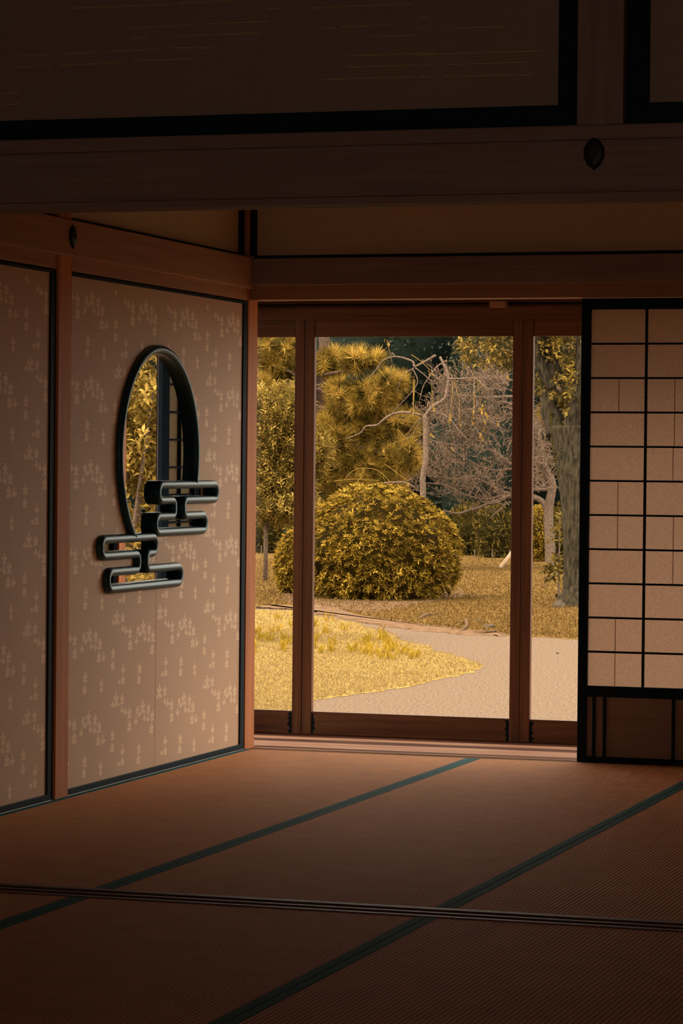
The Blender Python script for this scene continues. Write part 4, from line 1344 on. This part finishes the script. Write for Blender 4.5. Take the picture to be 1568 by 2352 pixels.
c = at(1283, 1240, BY + 1.4)
rt = empty('leafy_plant', (c.x, c.y, GZ), 'small broad-leaved green plant growing beside the big trunk', 'plant')
v1 = shoots((c.x, c.y, GZ + 0.30), (0.11, 0.1, 0.22), 26, 0.12, 5, 0.085, 0.05, 6, (0.25, 0.2), 0.6)
v2 = shoots((c.x + 0.02, c.y, GZ + 0.85), (0.07, 0.1, 0.2), 18, 0.12, 5, 0.08, 0.04, 6, (0.45, 0.25), 0.6)
v, f, t = merge([v1, v2]); leafmesh('foliage', M['hedge'], v, f, t, rt)
MB().tube([(c.x, c.y, GZ - 0.01), (c.x + 0.01, c.y, GZ + 1.0)], [0.014, 0.006], 6).build('stem', M['bark_grey'], rt)

simple_bush('bush', 1238, 1228, 36.5, 0.22, 0.4, 0.50, 1500, 0.04, 0.02, M['azalea'], 'bright yellow-green clipped bush between the door stile and the grey trunk', 3)
hi = 0
for px, lab in [(600, 'dark low hedge bush at the far left behind the slim trunk'), (1075, 'long-leaved hedge bush just right of the round bush'), (1135, 'long-leaved hedge bush beside the door stile'),
                (1300, 'dark hedge bush behind the big mossy trunk')]:
    simple_bush('hedge_bush', px, 1220, 38.2 + (hi % 2) * 1.1, 0.34, 0.45, 0.52, 1500, 0.12, 0.032, M['hedge'], lab, 1, (0.35, 0.25), zc_=GZ + 0.40)
    hi += 1


# ---- dark background trees
def back_tree(px, Y, h, r_, label, n_=9000, mat='darkleaf', ll=0.09, lw=0.045, tint=(0.4, 0.22)):
    c = at(px, 1200, Y)
    rt = empty('background_tree', (c.x, c.y, GZ), label, 'tree', 'dark trees at the back of the garden')
    MB().tube([(c.x, c.y, GZ - 0.03), (c.x + 0.1, c.y, GZ + h * 0.5), (c.x, c.y, GZ + h * 0.8)], [0.16, 0.12, 0.06], 8, wob=0.15).build('trunk', M['bark_big'], rt, smooth=True)
    parts = []; s_ = random.randint(0, 99)
    for k, (dz, rs) in enumerate([(0.24, 1.0), (0.5, 0.95), (0.78, 0.75)]):
        cc = (c.x + random.uniform(-0.3, 0.3), c.y + random.uniform(-0.3, 0.3), GZ + h * dz)
        rad = (r_ * rs, r_ * rs * 0.8, h * 0.25)
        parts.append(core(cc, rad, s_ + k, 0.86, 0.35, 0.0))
        parts.append(foliage_shell(cc, rad, n_ // 3, ll, lw, s_ + k, 0.35, 0.4, 0.3, tint, 0.07))
    v, f, t = merge(parts)
    leafmesh('crown', M[mat], v, f, t, rt)


for px, Y, h, r_, lab, mt_ in [
        (250, 40.2, 7.2, 1.5, 'dark evergreen tree far left, outside the moon window', 'darkleaf'),
        (420, 43.2, 7.0, 1.5, 'dark evergreen tree behind the leafy shrub', 'darkleaf'),
        (590, 46.6, 7.4, 1.4, 'dark evergreen tree behind the slim-trunked tree', 'darkleaf'),
        (730, 40.2, 7.6, 1.4, 'dark evergreen tree hidden behind the pine', 'darkleaf'),
        (880, 43.2, 7.2, 1.3, 'dark teal tree above and right of the pine', 'darkleaf'),
        (1000, 46.6, 7.6, 1.3, 'dark tree behind the bare weeping tree', 'darkleaf'),
        (1120, 40.2, 7.0, 1.2, 'dark tree behind the dense grey twigs', 'darkleaf'),
        (1230, 43.2, 7.4, 1.3, 'dark tree behind the right door stile', 'darkleaf'),
        (1360, 46.6, 7.6, 1.5, 'dark tree behind the big mossy trunk', 'darkleaf'),
        (1520, 40.2, 7.4, 1.6, 'dark tree far right behind the paper screens', 'darkleaf')]:
    back_tree(px, Y, h, r_ * 0.88, lab, mat=mt_)
# wooded bank that closes the view behind the trees
V = []; F = []; nx, nz = 60, 14
from mathutils import noise as _ns
for i in range(nx + 1):
    for j in range(nz + 1):
        x = -40 + 52 * i / nx; z = GZ - 0.1 + 11 * j / nz
        y = 49 + 5 * j / nz + 1.2 * _ns.noise(Vector((x * 0.5, z * 0.6, 3)))
        V.append((x, y, z))
for i in range(nx):
    for j in range(nz):
        a = i * (nz + 1) + j
        F.append((a, a + nz + 1, a + nz + 2, a + 1))
wbk = MB().add(V, F, tint=0.15).build('wooded_bank', M['darkleaf'], origin=(-12, 49, GZ), smooth=True)
n_ = 60000
P = np.c_[rng.uniform(-22, 4, n_), np.zeros(n_), rng.uniform(0, 9.5, n_)]
P[:, 1] = 49 + 5 * P[:, 2] / 11 - 0.7 + 1.0 * np.sin(P[:, 0] * 1.7 + P[:, 2]) * np.sin(P[:, 2] * 1.3) + rng.normal(0, 0.25, n_); P[:, 2] += GZ
v, f, q = leaves(P, rng.normal(0, 0.6, P.shape) + [0, -0.7, 0.1], 0.16, 0.08, 0.3, 0.1)
leafmesh('foliage', M['darkleaf'], v, f, np.repeat(np.clip(rng.normal(0.4, 0.25, n_), 0, 1), q), wbk)
structure(wbk, 'dark wooded bank closing the garden behind the trees', 'hillside')

# ---- low rope fence at the back
fy = 37.2
rt = empty('rope_fence', (at(900, 1280, fy).x, fy, GZ), 'low dark wire fence on thin posts in front of the hedge', 'fence')
for px in (560, 600, 645, 1050, 1090, 1130, 1170, 1232, 1300):
    p = at(px, 1270, fy)
    MB().tube([(p.x, fy, GZ - 0.02), (p.x, fy, GZ + 0.17)], 0.010, 6).build('post', M['bark_grey'], rt)
for z in (0.09, 0.155):
    a = at(540, 1270, fy); c = at(1340, 1270, fy)
    MB().tube([(a.x, fy, GZ + z), (c.x, fy, GZ + z)], 0.0035, 5).build('wire', M['bark_big'], rt)

# ---- leaning prop pole
p0 = G(1147, 1305); p1 = at(1200, 1238, p0.y + 0.3)
b = MB().tube([(p0.x, p0.y, GZ - 0.01), tuple(p1)], [0.036, 0.032], 10)
tag(b.build('prop_pole', M['pale_pole'], origin=(p0.x, p0.y, GZ), smooth=True), 'pale leaning wooden prop pole on the far lawn beside the door stile', 'pole')


# ---- stones, roots
def rock(px, py, rx_, ry_, rz_, label, name='rock', mat='stone', cat='rock'):
    p = G(px, py); v, f = ico((p.x, p.y, GZ + rz_ * 0.45), (rx_, ry_, rz_), 3, 0.5, 1.6, random.randint(0, 90))
    o = MB().add(v, [tuple(q) for q in f]).build(name, M[mat], origin=(p.x, p.y, GZ), smooth=True)
    tag(o, label, cat, 'stones lying in the garden')


rock(1284, 1397, 0.075, 0.07, 0.06, 'dark rounded rock at the foot of the big trunk')
rock(1122, 1444, 0.055, 0.05, 0.035, 'brown stone at the edge of the gravel path')
rock(665, 1343, 0.09, 0.08, 0.09, 'low grey stone block at the left foot of the bush')
rock(938, 1547, 0.035, 0.03, 0.010, 'small pale stone lying on the front lawn')
rock(1097, 1428, 0.035, 0.03, 0.018, 'small pale stone near the gravel edge')
rock(1250, 1348, 0.03, 0.03, 0.018, 'tiny pale stone on the grass right of the door stile')
rock(1280, 1502, 0.012, 0.012, 0.010, 'tiny dark pebble on the gravel at the right')
rock(1093, 1372, 0.02, 0.02, 0.014, 'tiny white pebble on the far lawn')


def root_(pl, r_, label):
    b = MB(); P = [G(x, y) for x, y in pl]
    L = smooth_line([(p.x, p.y, GZ + 0.012 + 0.01 * math.sin(i * 1.3)) for i, p in enumerate(P)])
    b.tube(L, [r_ * (1 - 0.5 * i / len(L)) for i in range(len(L))], 7, wob=0.2)
    o = b.build('tree_root', M['root'], origin=(P[0].x, P[0].y, GZ), smooth=True)
    tag(o, label, 'root', 'surface roots by the gravel path')


root_([(1070, 1428), (1072, 1440), (1064, 1450), (1052, 1454)], 0.02, 'pale curved root at the edge of the gravel path')
root_([(1090, 1456), (1115, 1457), (1140, 1455), (1155, 1460)], 0.018, 'flat root running along the gravel edge below the brown stone')
root_([(962, 1425), (975, 1418), (995, 1414), (1020, 1410)], 0.02, 'low root crossing the far lawn left of centre')
